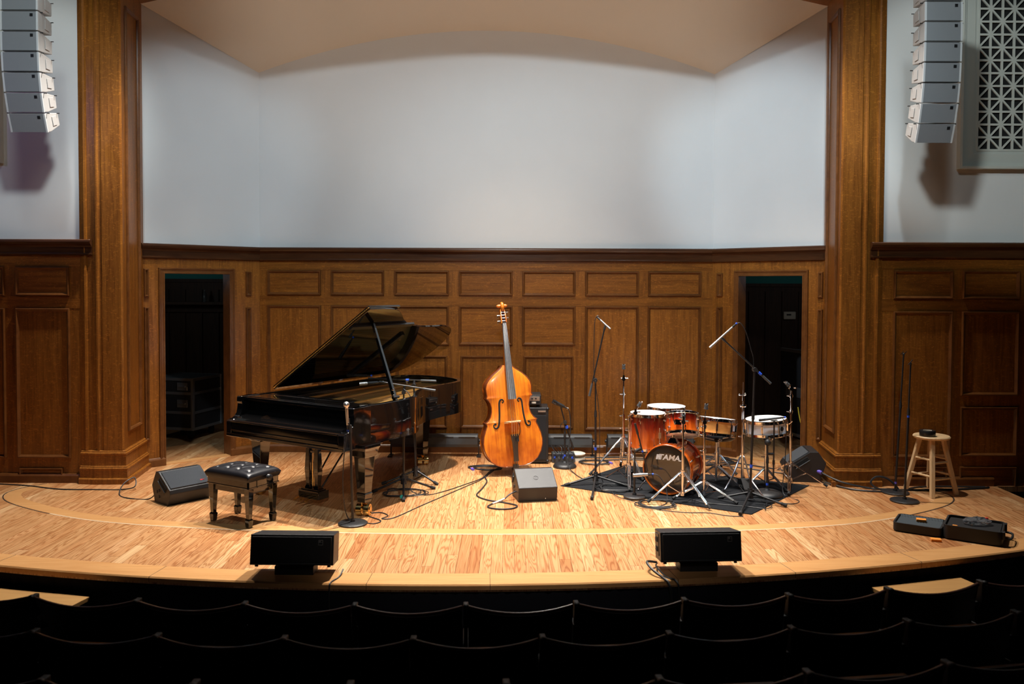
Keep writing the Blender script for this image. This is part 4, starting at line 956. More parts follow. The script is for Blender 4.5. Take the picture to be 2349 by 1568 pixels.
def hihat():
    t = thing('hi_hat_stand', 'chrome hi-hat stand with foot pedal and bare rod', 'hi-hat stand', (2.60, 8.17, 0))
    for fx, fy in ((-.225, -.18), (.085, -.46), (.12, .36)):
        h = V(0, 0, .33); f = V(fx, fy, RUGZ); d = V(fx, fy, 0).normalized(); k = V(0, 0, .0) + d * .16 + V(0, 0, .14)
        mb = MB(); mb.tube([h + d * .02, h + d * .04 + V(0, 0, -.01), k, f + V(0, 0, .012)], .009, 8); mb.tube([k, V(0, 0, .10) + d * .02], .006, 8); lg = mb.done('leg', M['chrome'], t)
        mb = MB(); mb.cyl(f, f + V(0, 0, .03), .015, .011, 10); mb.done('rubber_foot', M['rubber'], lg)
    mb = MB(); mb.cyl((0, 0, .06), (0, 0, .52), .0135, n=14); mb.cyl((0, 0, .30), (0, 0, .355), .022, n=14); mb.done('lower_tube', M['chrome'], t)
    mb = MB(); mb.cyl((0, 0, .50), (0, 0, .82), .010, n=12); mb.lathe([(0, .815), (.03, .815), (.034, .83), (.03, .838), (0, .838)], 18); mb.done('upper_tube', M['chrome'], t)
    wing(t, (0, 0, .52), (-1, 0, 0))
    mb = MB(); mb.cyl((0, 0, .8), (0, 0, 1.06), .0032, n=8); rd = mb.done('pull_rod', M['steel'], t)
    mb = MB(); mb.cyl((0, 0, .875), (0, 0, .92), .012, n=12); mb.cyl((-.03, 0, .93), (.02, 0, .93), .006, n=8); mb.sphere((-.035, 0, .935), .011); mb.sphere((.02, 0, .94), .012); mb.done('clutch', M['chrome'], rd)
    mb = MB(); mb.loft([[V(-.04, -.36, RUGZ + .006), V(.04, -.36, RUGZ + .006), V(.04, -.36, RUGZ + .022), V(-.04, -.36, RUGZ + .022)], [V(-.045, -.22, .05), V(.045, -.22, .05), V(.045, -.22, .06), V(-.045, -.22, .06)], [V(-.03, -.06, .11), V(.03, -.06, .11), V(.03, -.06, .12), V(-.03, -.06, .12)]]); mb.box((0, -.35, RUGZ + .004), (.10, .08, .012)); mb.tube([V(-.045, -.34, RUGZ + .006), V(-.05, -.02, .05)], .005, 6); mb.tube([V(.045, -.34, RUGZ + .006), V(.05, -.02, .05)], .005, 6); mb.box((0, -.03, .08), (.11, .03, .06)); mb.done('foot_pedal', M['black'], t, bevel=.002)
hihat()
def snare_stand(label, x, y, zt, feet, R):
    t = thing('snare_stand', label, 'drum stand', (x, y, 0))
    for fx, fy in feet: braced_leg(t, (0, 0, .20), (0, 0, .08), (fx, fy, RUGZ))
    mb = MB(); mb.cyl((0, 0, .05), (0, 0, .32), .0125, n=12); mb.cyl((0, 0, .30), (0, 0, zt - .05), .009, n=12); mb.cyl((0, 0, .18), (0, 0, .22), .02, n=12); mb.done('tube', M['chrome'], t); wing(t, (0, 0, .32), (-1, -.4, 0))
    mb = MB(); mb.sphere((0, 0, zt - .045), .025); mb.done('ball_joint', M['black'], t)
    for k in range(3):
        a = .5 + k * 2 * PI / 3; c, s = math.cos(a), math.sin(a); mb = MB(); mb.tube([V(0, 0, zt - .045), V(c * R * .6, s * R * .6, zt - .035), V(c * (R + .0), s * (R + .0), zt - .028), V(c * (R + .028), s * (R + .028), zt - .014), V(c * (R + .028), s * (R + .028), zt + .02)], .006, 8); ar = mb.done('basket_arm', M['chrome'], t)
        mb = MB(); mb.box((c * (R + .029), s * (R + .029), zt + .014), (.016, .024, .03), rot=(0, 0, a)); mb.done('rubber_grip', M['rubber'], ar)
snare_stand('chrome stand under the orange snare drum', 2.374, 8.30, .505, [(.22, -.20), (-.14, .24), (.20, .22)], .178)
snare_stand('chrome stand under the white snare drum', 2.83, 8.17, .545, [(-.20, -.02), (.16, -.16), (.10, .24)], .192)
def throne():
    t = thing('drum_stool', 'round black padded drum stool behind the orange snare drum', 'stool', (2.545, 8.90, 0))
    mb = MB(); mb.lathe([(0, .355), (.15, .355), (.172, .37), (.178, .40), (.172, .428), (.15, .44), (0, .445)], 36); mb.done('seat', M['leather'], t, ang=60)
    mb = MB(); mb.cyl((0, 0, .07), (0, 0, .25), .018, n=14); mb.cyl((0, 0, .24), (0, 0, .357), .012, n=14); mb.box((0, 0, .345), (.08, .06, .02)); mb.cyl((0, 0, .21), (0, 0, .27), .026, n=14); mb.done('post', M['chrome'], t)
    for k in range(3):
        a = -.9 + k * 2 * PI / 3; braced_leg(t, (0, 0, .19), (0, 0, .09), (.24 * math.cos(a), .24 * math.sin(a), RUGZ if k == 0 else 0))
throne()

# ------------------------------------------------------------------ microphone stands and microphones
def tape(t, p, r, mat=None, h=.022, d=(0, 0, 1)):
    p = Vector(p); d = Vector(d).normalized(); mb = MB(); mb.cyl(p - d * h / 2, p + d * h / 2, r, n=12); mb.done('tape', mat or M['bluetape'], t)
def clutch(t, p, r=.014, name='clutch'):
    mb = MB(); mb.cyl(Vector(p) - V(0, 0, .03), Vector(p) + V(0, 0, .02), r, r * .9, 12); mb.cyl(Vector(p) + V(0, 0, .02), Vector(p) + V(0, 0, .035), r * .8, n=12); mb.done(name, M['blackpl'], t)
def clip(t, p, d, name='mic_clip'):
    p = Vector(p); d = Vector(d).normalized(); mb = MB(); mb.cyl(p - V(0, 0, .035), p - V(0, 0, .005), .008, n=10); mb.sphere(p - V(0, 0, .012), .012)
    s = d.cross(V(0, 0, 1)).normalized() * .013
    for k in (-1, 1): mb.tube([p - d * .03 + s * k * 1.0, p + d * .03 + s * k * 1.15], .004, 6)
    mb.done(name, M['blackpl'], t)
def round_stand(label, x, y, h, R, split, lean=(0, 0), clipd=(1, 0, .3), tapes=(), heavy=False, z=0.0):
    t = thing('microphone_stand', label, 'microphone stand', (x, y, z))
    hh = .05 if heavy else .022
    prof = [(0, 0), (R * .97, 0), (R, .006), (R, .012), (R * .93, .018), (R * .4, hh - .004), (.02, hh), (.018, hh + .02), (0, hh + .02)] if not heavy else [(0, 0), (R * .97, 0), (R, .008), (R * .98, .018), (R * .9, .034), (R * .7, .046), (.03, .054), (.02, .07), (0, .07)]
    mb = MB(); mb.lathe(prof, 40); mb.done('base', M['paintbox'], t, ang=50)
    top = V(lean[0], lean[1], h); m = V(0, 0, 0).lerp(top, split / h)
    mb = MB(); mb.cyl((0, 0, .02), m, .0105, n=12); mb.done('lower_pole', M['black'], t)
    mb = MB(); mb.cyl(m - (top - m).normalized() * .03, top, .0075, n=12); mb.done('upper_pole', M['black'], t)
    clutch(t, m)
    for k, (zz, mt) in enumerate(tapes): tape(t, V(0, 0, 0).lerp(top, zz / h), .0115, mt)
    return t, top
def mic(name, label, p0, p1, r_body, r_head, mat, head=None, headlen=.25, plug=None, cat='microphone'):
    """p0 the capsule end, p1 the cable end"""
    p0 = Vector(p0); p1 = Vector(p1); t = thing(name, label, cat, tuple((p0 + p1) / 2)); o = (p0 + p1) / 2; a = p0 - o; b = p1 - o; d = (b - a).normalized(); L = (b - a).length
    mb = MB(); mb.cyl(a + d * L * headlen, b, r_body, r_body * .85, 16); mb.done('body', mat, t)
    mb = MB()
    if r_head > r_body * 1.15: mb.sphere(a + d * r_head, r_head, n=18, m=12); mb.cyl(a + d * r_head, a + d * L * headlen, r_head * .9, r_body, 16)
    else: mb.cyl(a, a + d * L * headlen * .92, r_head, n=16); mb.cyl(a + d * L * headlen * .92, a + d * L * headlen, r_head * .8, n=16)
    mb.done('capsule_grille', head or mat, t, ang=50)
    mb = MB(); mb.cyl(b, b + d * .045, .0095, .008, 12); c = mb.done('plug', M['blackpl'], t)
    if plug: tape(c, b + d * .05, .0095, plug, .014, d)
    return t
# vocal microphone in front of the piano
t, top = round_stand('straight microphone stand with round base in front of the piano', -1.02, 6.90, .83, .122, .80, (-.02, 0))
clip(t, top + V(-.015, 0, .03), (-.05, -.06, 1)); mic('vocal_microphone', 'silver ball vocal microphone with blue band on the stand before the piano', (-1.068, 6.875, 1.035), (-1.062, 6.90, .835), .013, .026, M['silver'], M['silver'], .27, M['bluetape'])
# two straight stands at the right
t, top = round_stand('straight round-base microphone stand nearest the wooden stool, blue tape on its pole', 3.99, 7.70, 1.27, .128, .84, (.035, 0), tapes=((.80, M['bluetape']),)); clip(t, top + V(0, 0, .035), (.5, -.3, .8))
t, top = round_stand('straight round-base microphone stand beside the right pilaster, purple tape near its base', 4.05, 8.02, 1.33, .128, .86, (.06, 0), tapes=((.10, M['purple']),)); clip(t, top + V(0, 0, .035), (0, -.9, .5))
# short boom with fat black microphone next to the bass amp
t, top = round_stand('short microphone stand with heavy round base and boom beside the bass cabinet', .90, 9.12, .50, .13, .36, tapes=((.13, M['bluetape']),), heavy=True)
a0 = V(-.045, -.01, .66); b0 = V(.095, .02, .20); mb = MB(); mb.tube([a0, V(-.01, 0, .53), b0], .0075, 10); bo = mb.done('boom', M['black'], t); mb = MB(); mb.cyl(b0.lerp(a0, .0), b0.lerp(a0, .18), .0115, n=12); mb.done('counterweight', M['blackpl'], bo); tape(bo, (.018, 0, .445), .017, None, .03, b0 - a0)
mb = MB(); mb.cyl((-.0, -.03, .50), (0, .03, .50), .02, n=14); mb.tube([V(-.03, -.03, .50), V(-.05, -.03, .47), V(-.05, -.03, .44)], .004, 6); mb.done('boom_clamp', M['blackpl'], t); clip(t, a0 + V(0, 0, .03), (-1, -.3, .5))
mic('broadcast_microphone', 'thick black microphone on the short boom beside the bass cabinet', (.765, 9.09, .735), (.885, 9.125, .672), .021, .023, M['blackpl'], M['satin'], .35, M['whitetape'])
# kick drum microphone
t, top = round_stand('short round-base microphone stand before the bass drum', 1.475, 7.79, .44, .105, .30, z=RUGZ)
mb = MB(); ka, kb = V(-.0, 0, .70), V(.125, .01, .245); mb.tube([ka.lerp(kb, -.0), kb], .0075, 10); bo = mb.done('boom', M['black'], t); mb = MB(); mb.cyl(ka, ka.lerp(kb, .22), .0115, n=12); mb.done('counterweight', M['blackpl'], bo); tape(bo, ka.lerp(kb, .58), .01, None, .016, kb - ka)
mb = MB(); mb.cyl((.0, -.02, .44), (.065, .02, .46), .014, n=12); mb.done('boom_clamp', M['blackpl'], t)
mic('kick_microphone', 'silver microphone lying level before the bass drum head', (1.46, 7.79, .215), (1.60, 7.80, .222), .020, .0215, M['silver'], M['silver'], .62, M['bluetape'])
# snare microphone
t, top = round_stand('short round-base microphone stand with tall side rod before the white snare drum', 2.755, 7.87, .50, .148, .34, tapes=((.11, M['bluetape']),), heavy=True, z=RUGZ)
mb = MB(); mb.sphere((0, 0, .51), .030, (1, 1, 1.1)); mb.done('pole_knob', M['blackpl'], t)
mb = MB(); mb.tube([V(.06, .0, .16), V(.06, 0, .70)], .0075, 10); mb.cyl((0, 0, .40), (.06, 0, .40), .012, n=10); mb.cyl((.06, 0, .30), (.06, 0, .34), .012, n=10); mb.done('side_rod', M['black'], t); clip(t, (.06, 0, .72), (1, 0, .1))
mic('snare_microphone', 'slim black microphone lying across the white snare drum head', (2.67, 7.88, .728), (2.87, 7.88, .752), .012, .014, M['grey'], M['satin'], .3, M['bluetape'])
def tripod(label, x, y, feet, hub_z, h, lean, split, tapes=(), z=0.0, legr=.0105, wings=True):
    t = thing('microphone_stand', label, 'microphone stand', (x, y, 0))
    for fx, fy in feet:
        f = V(fx - x, fy - y, z + .014); mb = MB(); mb.tube([V(0, 0, hub_z) + V(f.x, f.y, 0).normalized() * .02, f], legr, 8); lg = mb.done('leg', M['black'], t)
        d = (f - V(0, 0, hub_z)).normalized(); mb = MB(); mb.cyl(f - d * .035, f + d * .015, legr * 1.5, n=10); mb.done('rubber_foot', M['rubber'], lg)
    mb = MB(); mb.cyl((0, 0, hub_z - .05), (0, 0, hub_z + .045), .03, .022, 12)
    if wings:
        for k in range(3): a = k * 2.1 + .4; mb.box((.033 * math.cos(a), .033 * math.sin(a), hub_z), (.025, .012, .05), rot=(0, 0, a))
    mb.done('hub', M['blackpl'], t)
    top = V(lean[0], lean[1], h); m = V(0, 0, 0).lerp(top, split / h)
    mb = MB(); mb.cyl((0, 0, hub_z - .02), m, .011, n=12); mb.done('lower_pole', M['black'], t); mb = MB(); mb.cyl(m - V(0, 0, .03), top, .008, n=12); mb.done('upper_pole', M['black'], t); clutch(t, m, .015)
    for zz, mt in tapes: tape(t, V(0, 0, 0).lerp(top, zz / h), .013, mt, .028)
    return t, top
def boom(t, x, y, a, b, at, cw=.16, tp=None, mat='black'):
    """a the microphone end, b the weighted end, both in world coordinates"""
    o = V(x, y, 0); a = Vector(a) - o; b = Vector(b) - o; at = Vector(at); d = (a - b).normalized()
    mb = MB(); mb.cyl(b, a, .0075, n=10); bo = mb.done('boom', M[mat], t); mb = MB(); mb.cyl(b, b + d * cw, .012, .011, 12); mb.done('counterweight', M['grey'], bo)
    if tp is not None: tape(bo, b.lerp(a, tp), .0125, None, .03, d)
    mb = MB(); mb.cyl(a - d * .05, a, .011, n=10); mb.done('boom_tip', M['blackpl'], bo)
    s = V(d.y, -d.x, 0).normalized(); c = b + d * (at - b).dot(d)
    mb = MB(); mb.cyl(at - s * .028, at + s * .028, .02, n=14); mb.cyl(at, c, .013, n=10); mb.tube([at + s * .03, at + s * .055, at + s * .06 + V(0, 0, -.03)], .004, 6); mb.done('boom_clamp', M['blackpl'], t)
# overhead at the left of the kit
t, top = tripod('tripod microphone stand with steep boom at the left end of the drum kit', 1.158, 8.29, [(.86, 8.235), (1.065, 7.71), (1.47, 8.19)], .09, 1.06, (-.008, 0), .72, ((.37, M['bluetape']),), z=.004)
boom(t, 1.158, 8.29, (1.243, 8.275, 1.612), (1.09, 8.29, .90), (-.008, 0, 1.06), .13)
mic('pencil_microphone', 'small silver microphone high on the boom left of the drum kit', (1.29, 8.25, 1.575), (1.195, 8.30, 1.665), .0105, .0115, M['silver'], M['silver'], .35)
# overhead at the right of the kit
t, top = tripod('tripod microphone stand with long slanting boom in front of the hi-hat stand', 2.535, 7.67, [(2.315, 7.20), (2.80, 7.48), (2.27, 7.74)], .085, 1.23, (.03, 0), .80, ((.335, M['bluetape']),), z=.006)
boom(t, 2.535, 7.67, (2.252, 7.67, 1.53), (2.715, 7.67, 1.105), (.03, 0, 1.235), .10, .22)
mic('pencil_microphone', 'long silver microphone with blue plug on the slanting boom over the drums', (2.146, 7.67, 1.436), (2.354, 7.67, 1.627), .0115, .0125, M['silver'], M['silver'], .3, M['bluetape'])
# the two stands at the piano
t, top = tripod('heavy tripod microphone stand beside the piano curve, nearest the hall', -.735, 7.99, [(-1.02, 7.96), (-.455, 8.10), (-.69, 7.63)], .13, .97, (0, 0), .55, z=.0)
boom(t, -.735, 7.99, (-.97, 7.97, 1.075), (-.43, 8.01, .985), (0, 0, .97), .12)
tape(t, (.02, -.30, .03), .016, M['purplegel'], .02, (.1, -1, 0))
mic('piano_microphone', 'black and silver microphone over the piano strings, on the nearer boom', (-1.155, 7.95, 1.055), (-.985, 7.97, 1.068), .017, .018, M['blackpl'], M['silver'], .45, M['whitetape'])
t, top = tripod('tripod microphone stand tucked behind the nearer one at the piano curve', -.66, 8.36, [(-.98, 8.28), (-.44, 8.27), (-.62, 8.69)], .12, .98, (-.03, .08), .55)
boom(t, -.66, 8.36, (-1.17, 8.52, 1.045), (-.46, 8.42, 1.03), (-.03, .08, .985), .16, .42)
mic('piano_microphone', 'black microphone over the piano strings under the lid, on the farther boom', (-1.40, 8.58, 1.07), (-1.19, 8.545, 1.07), .016, .018, M['blackpl'], M['satin'], .4, M['bluetape'])

# ------------------------------------------------------------------ stool with a roll of tape, open case
def build_stool():
    t = thing('wooden_stool', 'pale wooden bar stool with round seat beside the microphone stands', 'stool', (4.40, 8.03, 0)); H = .565
    mb = MB(); mb.lathe([(0, H - .03), (.15, H - .03), (.165, H - .022), (.168, H - .010), (.16, H), (0, H + .002)], 40); mb.done('seat', M['stool'], t, ang=50)
    tops, bots = [], []
    for k in range(4):
        a = -1.97 + k * PI / 2; tops.append(V(.10 * math.cos(a), .10 * math.sin(a), H - .02)); bots.append(V(.225 * math.cos(a), .225 * math.sin(a), 0))
        mb = MB(); mb.loft([[bots[k] + V(x, y, 0) for x, y in ((-.02, -.02), (.02, -.02), (.02, .02), (-.02, .02))], [tops[k] + V(x, y, 0) for x, y in ((-.02, -.02), (.02, -.02), (.02, .02), (-.02, .02))]]); mb.done('leg', M['stool'], t, bevel=.005, smooth=False)
    for k in range(4):
        j = (k + 1) % 4
        for f in (.30, .58):
            ff = f + (.05 if k % 2 else 0); mb = MB(); mb.cyl(bots[k].lerp(tops[k], ff), bots[j].lerp(tops[j], ff), .0105, n=12); mb.done('rung', M['stool'], t)
build_stool()
t = thing('tape_roll', 'roll of black tape lying on the wooden stool seat', 'tape', (4.335, 7.98, .5675)); mb = MB(); mb.lathe([(.04, 0), (.070, 0), (.072, .003), (.072, .052), (.070, .055), (.04, .055), (.04, 0)], 36); mb.done('tape_winding', M['satin'], t, ang=40); mb = MB(); mb.lathe([(.036, .001), (.0405, .001), (.0405, .054), (.036, .054), (.036, .001)], 36); mb.done('core', M['cream'], t)
def build_case():
    t = thing('open_case', 'open black plastic microphone case with foam lining at the right stage edge', 'case', (3.86, 6.68, 0), math.radians(-33.5))
    # lid half lies to the left, base half to the right; x along the case, y to the back
    def tray(x0, x1, y0, y1, h, name, rot):
        T = Matrix.Rotation(rot, 4, 'X')
        mb = MB(); r = .04
        def rr(i, z):
            out = []
            for cx, cy, a0 in ((x1 - r, y1 - r, 0), (x0 + r, y1 - r, 90), (x0 + r, y0 + r, 180), (x1 - r, y0 + r, 270)):
                for k in range(5): a = math.radians(a0 + k * 22.5); out.append(V(cx + (r - i) * math.cos(a), cy + (r - i) * math.sin(a), z))
            return out
        mb.loft([rr(.012, 0), rr(.0, .012), rr(0, h), rr(.012, h), rr(.014, .03)], caps=True); return mb.done(name, M['blackpl'], t, ang=35)
    lid = tray(-.39, -.03, -.165, .16, .075, 'lid', 0)
    base = tray(-.02, .39, -.165, .20, .115, 'base', 0)
    mb = MB(); nx, ny = 14, 12; G = []
    for j in range(ny * 2 + 1):
        G.append([mb.bm.verts.new((-.37 + .32 * i / (nx * 2), -.145 + .285 * j / (ny * 2), .045 + (.022 if (i % 2) ^ (j % 2) else 0) + (.012 if j > ny * 2 - 3 else 0))) for i in range(nx * 2 + 1)])
    for j in range(ny * 2):
        for i in range(nx * 2): mb.face((G[j][i], G[j][i + 1], G[j + 1][i + 1], G[j + 1][i]))
    mb.done('egg_foam', M['eggfoam'], lid, smooth=False)
    mb = MB(); mb.box((.185, .02, .082), (.37, .33, .03)); mb.done('foam_insert', M['blackpl'], base)
    mb = MB(); mb.tube(catmull([V(.39, -.10, .06), V(.44, -.09, .055), (V(.445, .08, .055)), V(.39, .10, .06)], 5), .009, 8); mb.done('handle', M['blackpl'], t)
    for y in (-.12, .15):
        mb = MB(); mb.box((.395, y, .085), (.02, .05, .06)); mb.done('latch', M['blackpl'], t, bevel=.003)
    mb = MB(); mb.cyl((-.028, -.10, .07), (-.022, .13, .07), .01, n=10); mb.done('hinge', M['blackpl'], t)
    return t
tc_ = build_case()
T = Matrix.Translation((3.86, 6.68, 0)) @ Matrix.Rotation(math.radians(-33.5), 4, 'Z')
def foam_block(label, loc, rz, s=(.075, .055, .02), world=False):
    p = Vector(loc) if world else T @ Vector(loc)
    mb = MB(); mb.box((0, 0, s[2] / 2), s); o = mb.done('foam_block', M['orange'], None, bevel=.003); o.location = p; o.rotation_euler = (0, 0, rz); tag(o, label, 'foam block')
foam_block('orange foam block lying in the grey foam of the open case lid', (-.20, .02, .068), -.4)
foam_block('orange foam block lying on the floor in front of the open case', (3.665, 6.49, .0005), -.3, world=True)
foam_block('small orange foam piece on the rim of the open case base', (.06, -.12, .098), -.5, s=(.035, .02, .014))
t = thing('plastic_bag', 'clear plastic bag crumpled inside the open case base', 'bag', tuple(T @ V(.20, .06, .098))); mb = MB()
rb = random.Random(3)
mb.sphere((0, 0, .022), .085, (1.25, .8, .35), 22, 14)
for v in mb.bm.verts: v.co += V(rb.uniform(-1, 1), rb.uniform(-1, 1), rb.uniform(-.2, 1)) * .010; v.co.z = max(v.co.z, .0)
mb.done('film', M['clear'], t, ang=10); mb = MB(); mb.box((.09, .03, .035), (.03, .02, .02)); mb.done('red_tab', M['red'], t, bevel=.003)
t = None

# ------------------------------------------------------------------ small gear behind the drums
t = thing('stage_box', 'small cable box crowded with blue plugs beside the bass cabinet', 'stage box', (.90, 9.42, 0)); mb = MB(); mb.box((0, 0, .05), (.26, .16, .10)); mb.box((0, -.083, .10), (.24, .01, .012)); mb.done('case', M['grey'], t, bevel=.004)
for i in range(5):
    mb = MB(); x = -.10 + i * .05; mb.cyl((x, -.08, .06), (x, -.13, .065), .011, n=10); pl_ = mb.done('plug', M['bluetape'] if i % 2 == 0 else M['silver'], t)
    mb = MB(); mb.tube(catmull([V(x, -.13, .065), V(x + .02, -.17, .09 + .02 * (i % 3)), V(x + rnd.uniform(-.06, .06), -.14, .17 + .02 * (i % 2)), V(x + rnd.uniform(-.05, .05), -.05, .19), V(x * .6, -.02, .10)], 5), .0042, 6); mb.done('lead', M['cable'], t)
t = thing('power_strip', 'round cream cable reel lid on the floor behind the short boom stand', 'cable reel', (1.06, 9.52, 0)); mb = MB(); mb.lathe([(0, 0), (.10, 0), (.10, .03), (.03, .032), (.03, .06), (.10, .062), (.105, .075), (.08, .085), (0, .085)], 28); mb.done('drum_body', M['cream'], t, ang=40)

# ------------------------------------------------------------------ cables
def cable(label, pts, r=.0055, mat='cable', n=6, name='cable', group=None, plug=None):
    P = [Vector((p[0], p[1], (p[2] if len(p) > 2 else 0) + r)) for p in pts]
    mb = MB(); mb.tube(catmull(P, n), r, 6); o = mb.done(name, M[mat]); tag(o, label, 'cable', group)
    if plug:
        mb = MB(); d = (P[0] - P[1]).normalized(); mb.cyl(P[0] - d * .01, P[0] + d * .05, r * 1.9, n=10); k = mb.done('plug', M[plug], o)
    return o
def coil(cx, cy, R, turns, seed, z=0.0, ax=1.0):
    rr = random.Random(seed); out = []
    for i in range(int(turns * 8)):
        a = i * PI / 4; k = R * (1 + rr.uniform(-.22, .18)); out.append((cx + k * ax * math.cos(a) + rr.uniform(-.01, .01), cy + k * math.sin(a), z + .003 * (i / 8) + rr.uniform(0, .004)))
    return out
cable('black cable from the left wedge along the pilaster foot to the left wall', [(-2.98, 7.60, .06), (-3.08, 7.66, .0), (-3.28, 7.70), (-3.42, 7.83), (-3.46, 8.0, .06), (-3.40, 8.1, .10), (-3.36, 8.02, .03), (-3.5, 8.02), (-3.75, 8.02), (-4.1, 8.03), (-4.5, 8.17), (-4.9, 8.25)])
cable('black cable looping from the vocal microphone to the floor before the piano', [(-1.06, 6.90, .80), (-1.09, 6.88, .55), (-1.095, 6.88, .25), (-1.06, 6.93, .03), (-.93, 6.93), (-.84, 6.90), (-.80, 6.99), (-.93, 7.13), (-.96, 7.2), (-.84, 7.24), (-.76, 7.14), (-.80, 7.05), (-.70, 7.08), (-.52, 7.45), (-.32, 7.85), (-.12, 8.25), (.0, 8.5), (.10, 8.88)], .0045)
cable('black cable hanging from the piano booms and running toward the bass', [(-.735, 7.975, 1.0), (-.66, 7.96, .9), (-.63, 7.95, .5), (-.62, 7.95, .2), (-.66, 7.93, .03), (-.50, 7.86), (-.33, 8.02), (-.16, 8.28), (.0, 8.55), (.07, 8.85), (.12, 9.0)], .0045)
cable('tangle of black cable coiled under the piano microphone stands', coil(-.72, 7.92, .15, 4, 5, ax=1.3), .004)
cable('thick black cable looping from the centre wedge to the bass', [(.385, 7.77, .07), (.30, 7.70, .05), (.22, 7.64, .0), (.13, 7.53), (.10, 7.42), (.20, 7.36), (.32, 7.38), (.36, 7.48), (.25, 7.58), (.08, 7.68), (-.02, 7.85), (.02, 8.1), (.06, 8.4), (.04, 8.6), (.11, 8.9), (.20, 9.1)], .007, plug='red')
mb = MB(); mb.tube(catmull([V(.245, 7.66, .022), V(.18, 7.595, .010), V(.135, 7.54, .0085)], 4), .0085, 8)
o = mb.done('tape_wrap', M['whitetape']); tag(o, 'cream tape wrapped around the cable end by the centre wedge', 'tape')
cable('coil of black cable with blue plug beside the foot of the bass', [(-.12, 8.98), (-.16, 9.08), (-.03, 9.16), (.14, 9.14), (.20, 9.0), (.08, 8.93), (-.05, 8.97), (-.1, 9.06), (.05, 9.12), (.22, 9.08)], .008, plug='purple')
cable('black cable from the short boom stand to the drum rug', [(.905, 9.12, .66), (.945, 9.11, .62), (.96, 9.1, .45), (.94, 9.05, .2), (.93, 8.98, .04), (.98, 8.8), (1.03, 8.6), (1.10, 8.42), (1.2, 8.33, .01), (1.32, 8.2, .012)], .0055)
cable('coil of black cable on the rug behind the left tripod foot', coil(1.36, 8.10, .14, 4, 11, z=.009, ax=1.4), .005)
cable('black cable hanging down the left drum overhead stand', [(1.19, 8.31, 1.69), (1.165, 8.31, 1.70), (1.14, 8.31, 1.62), (1.135, 8.31, 1.3), (1.14, 8.315, 1.1), (1.19, 8.32, .75), (1.20, 8.32, .4), (1.20, 8.33, .15), (1.24, 8.35, .012)], .0035)
cable('grey cable arching from the kick microphone to the floor coil', [(1.64, 7.80, .222), (1.70, 7.79, .21), (1.76, 7.76, .12), (1.77, 7.70, .02), (1.72, 7.55, .0), (1.60, 7.45)], .0045)
cable('coil of grey cable on the floor at the front of the drum rug', coil(1.64, 7.52, .14, 4, 8, z=.004, ax=1.25), .005)
cable('thin black cable along the front edge of the drum rug', [(1.28, 8.0, .01), (1.32, 7.78, .009), (1.5, 7.55, .008), (1.62, 7.38, .0), (1.85, 7.28, .0), (2.05, 7.27, .0), (2.2, 7.18, .0), (2.33, 7.16, .0)], .0038)
cable('thin black cable lying across the middle of the drum rug', [(1.98, 7.72, .009), (2.1, 7.58, .009), (2.3, 7.50, .009), (2.46, 7.45, .009), (2.6, 7.38, .009), (2.68, 7.50, .009), (2.55, 7.55, .009)], .0038)
cable('black cable looping from the snare microphone stand over the rug edge', [(2.9, 7.88, .74), (2.94, 7.9, .66), (2.95, 7.95, .3), (2.92, 7.9, .02), (3.0, 7.7, .0), (2.9, 7.58, .0), (2.72, 7.60, .009), (2.62, 7.5, .009), (2.58, 7.34, .009)], .0042)
cable('black cable arching from the long silver microphone along its boom', [(2.39, 7.67, 1.655), (2.43, 7.67, 1.66), (2.48, 7.675, 1.58), (2.53, 7.68, 1.42), (2.56, 7.69, 1.28), (2.555, 7.69, .8), (2.55, 7.69, .3), (2.57, 7.72, .03), (2.66, 7.6, .01), (2.6, 7.42, .009)], .0038)
cable('bundle of black cable coiled behind the drum stool', coil(2.55, 9.42, .20, 5, 4, ax=1.6), .008)
cable('black cable along the back wall below the strip lights', [(1.02, 9.62), (1.3, 9.60), (1.6, 9.62), (1.9, 9.55), (2.2, 9.5), (2.6, 9.55), (2.9, 9.3), (3.3, 8.95), (3.45, 8.86)], .008)
cable('second black cable crossing from the back wall to the right wedge', [(1.3, 9.45), (1.7, 9.50), (2.1, 9.42), (2.5, 9.30), (2.9, 9.05), (3.25, 8.80), (3.38, 8.74)], .007)
cable('flat coil of black cable on the floor near the left cymbal stand', coil(1.27, 9.33, .11, 3, 9, ax=1.5), .0065, plug='purple')
cable('thick black cable with purple plug from the right wedge along the right wall', [(3.47, 8.41, .10), (3.60, 8.22, .05), (3.85, 8.18, .0), (4.0, 8.12), (4.12, 8.10, .0), (4.03, 8.13, .10), (3.92, 8.14, .12), (3.86, 8.13, .06), (3.95, 8.10, .004), (4.2, 8.10), (4.6, 8.12), (4.95, 8.18), (5.08, 8.22)], .010, plug='purple')
cable('second thick black cable behind it along the right pilaster foot', [(3.50, 8.36, .01), (3.70, 8.10, .0), (4.05, 8.05), (4.4, 8.235), (4.8, 8.25), (5.05, 8.24)], .009)
cable('bundle of black cable falling over the lip beside the right box speaker', [(1.35, 5.88, .02), (1.27, 5.80, .05), (1.29, 5.70, .03), (1.35, 5.62, .0), (1.38, 5.575, -.02), (1.395, 5.555, -.10), (1.40, 5.56, -.35)], .009)
cable('thin black cable beside it falling over the lip', [(1.36, 5.9, .01), (1.33, 5.76, .03), (1.38, 5.64, .0), (1.43, 5.595, -.004), (1.45, 5.57, -.06), (1.45, 5.57, -.3)], .006)
cable('thin black cable falling over the lip beside the left box speaker', [(-.86, 5.72, .02), (-.87, 5.62, .0), (-.9, 5.53, .0), (-.905, 5.485, -.02), (-.905, 5.49, -.2)], .005)
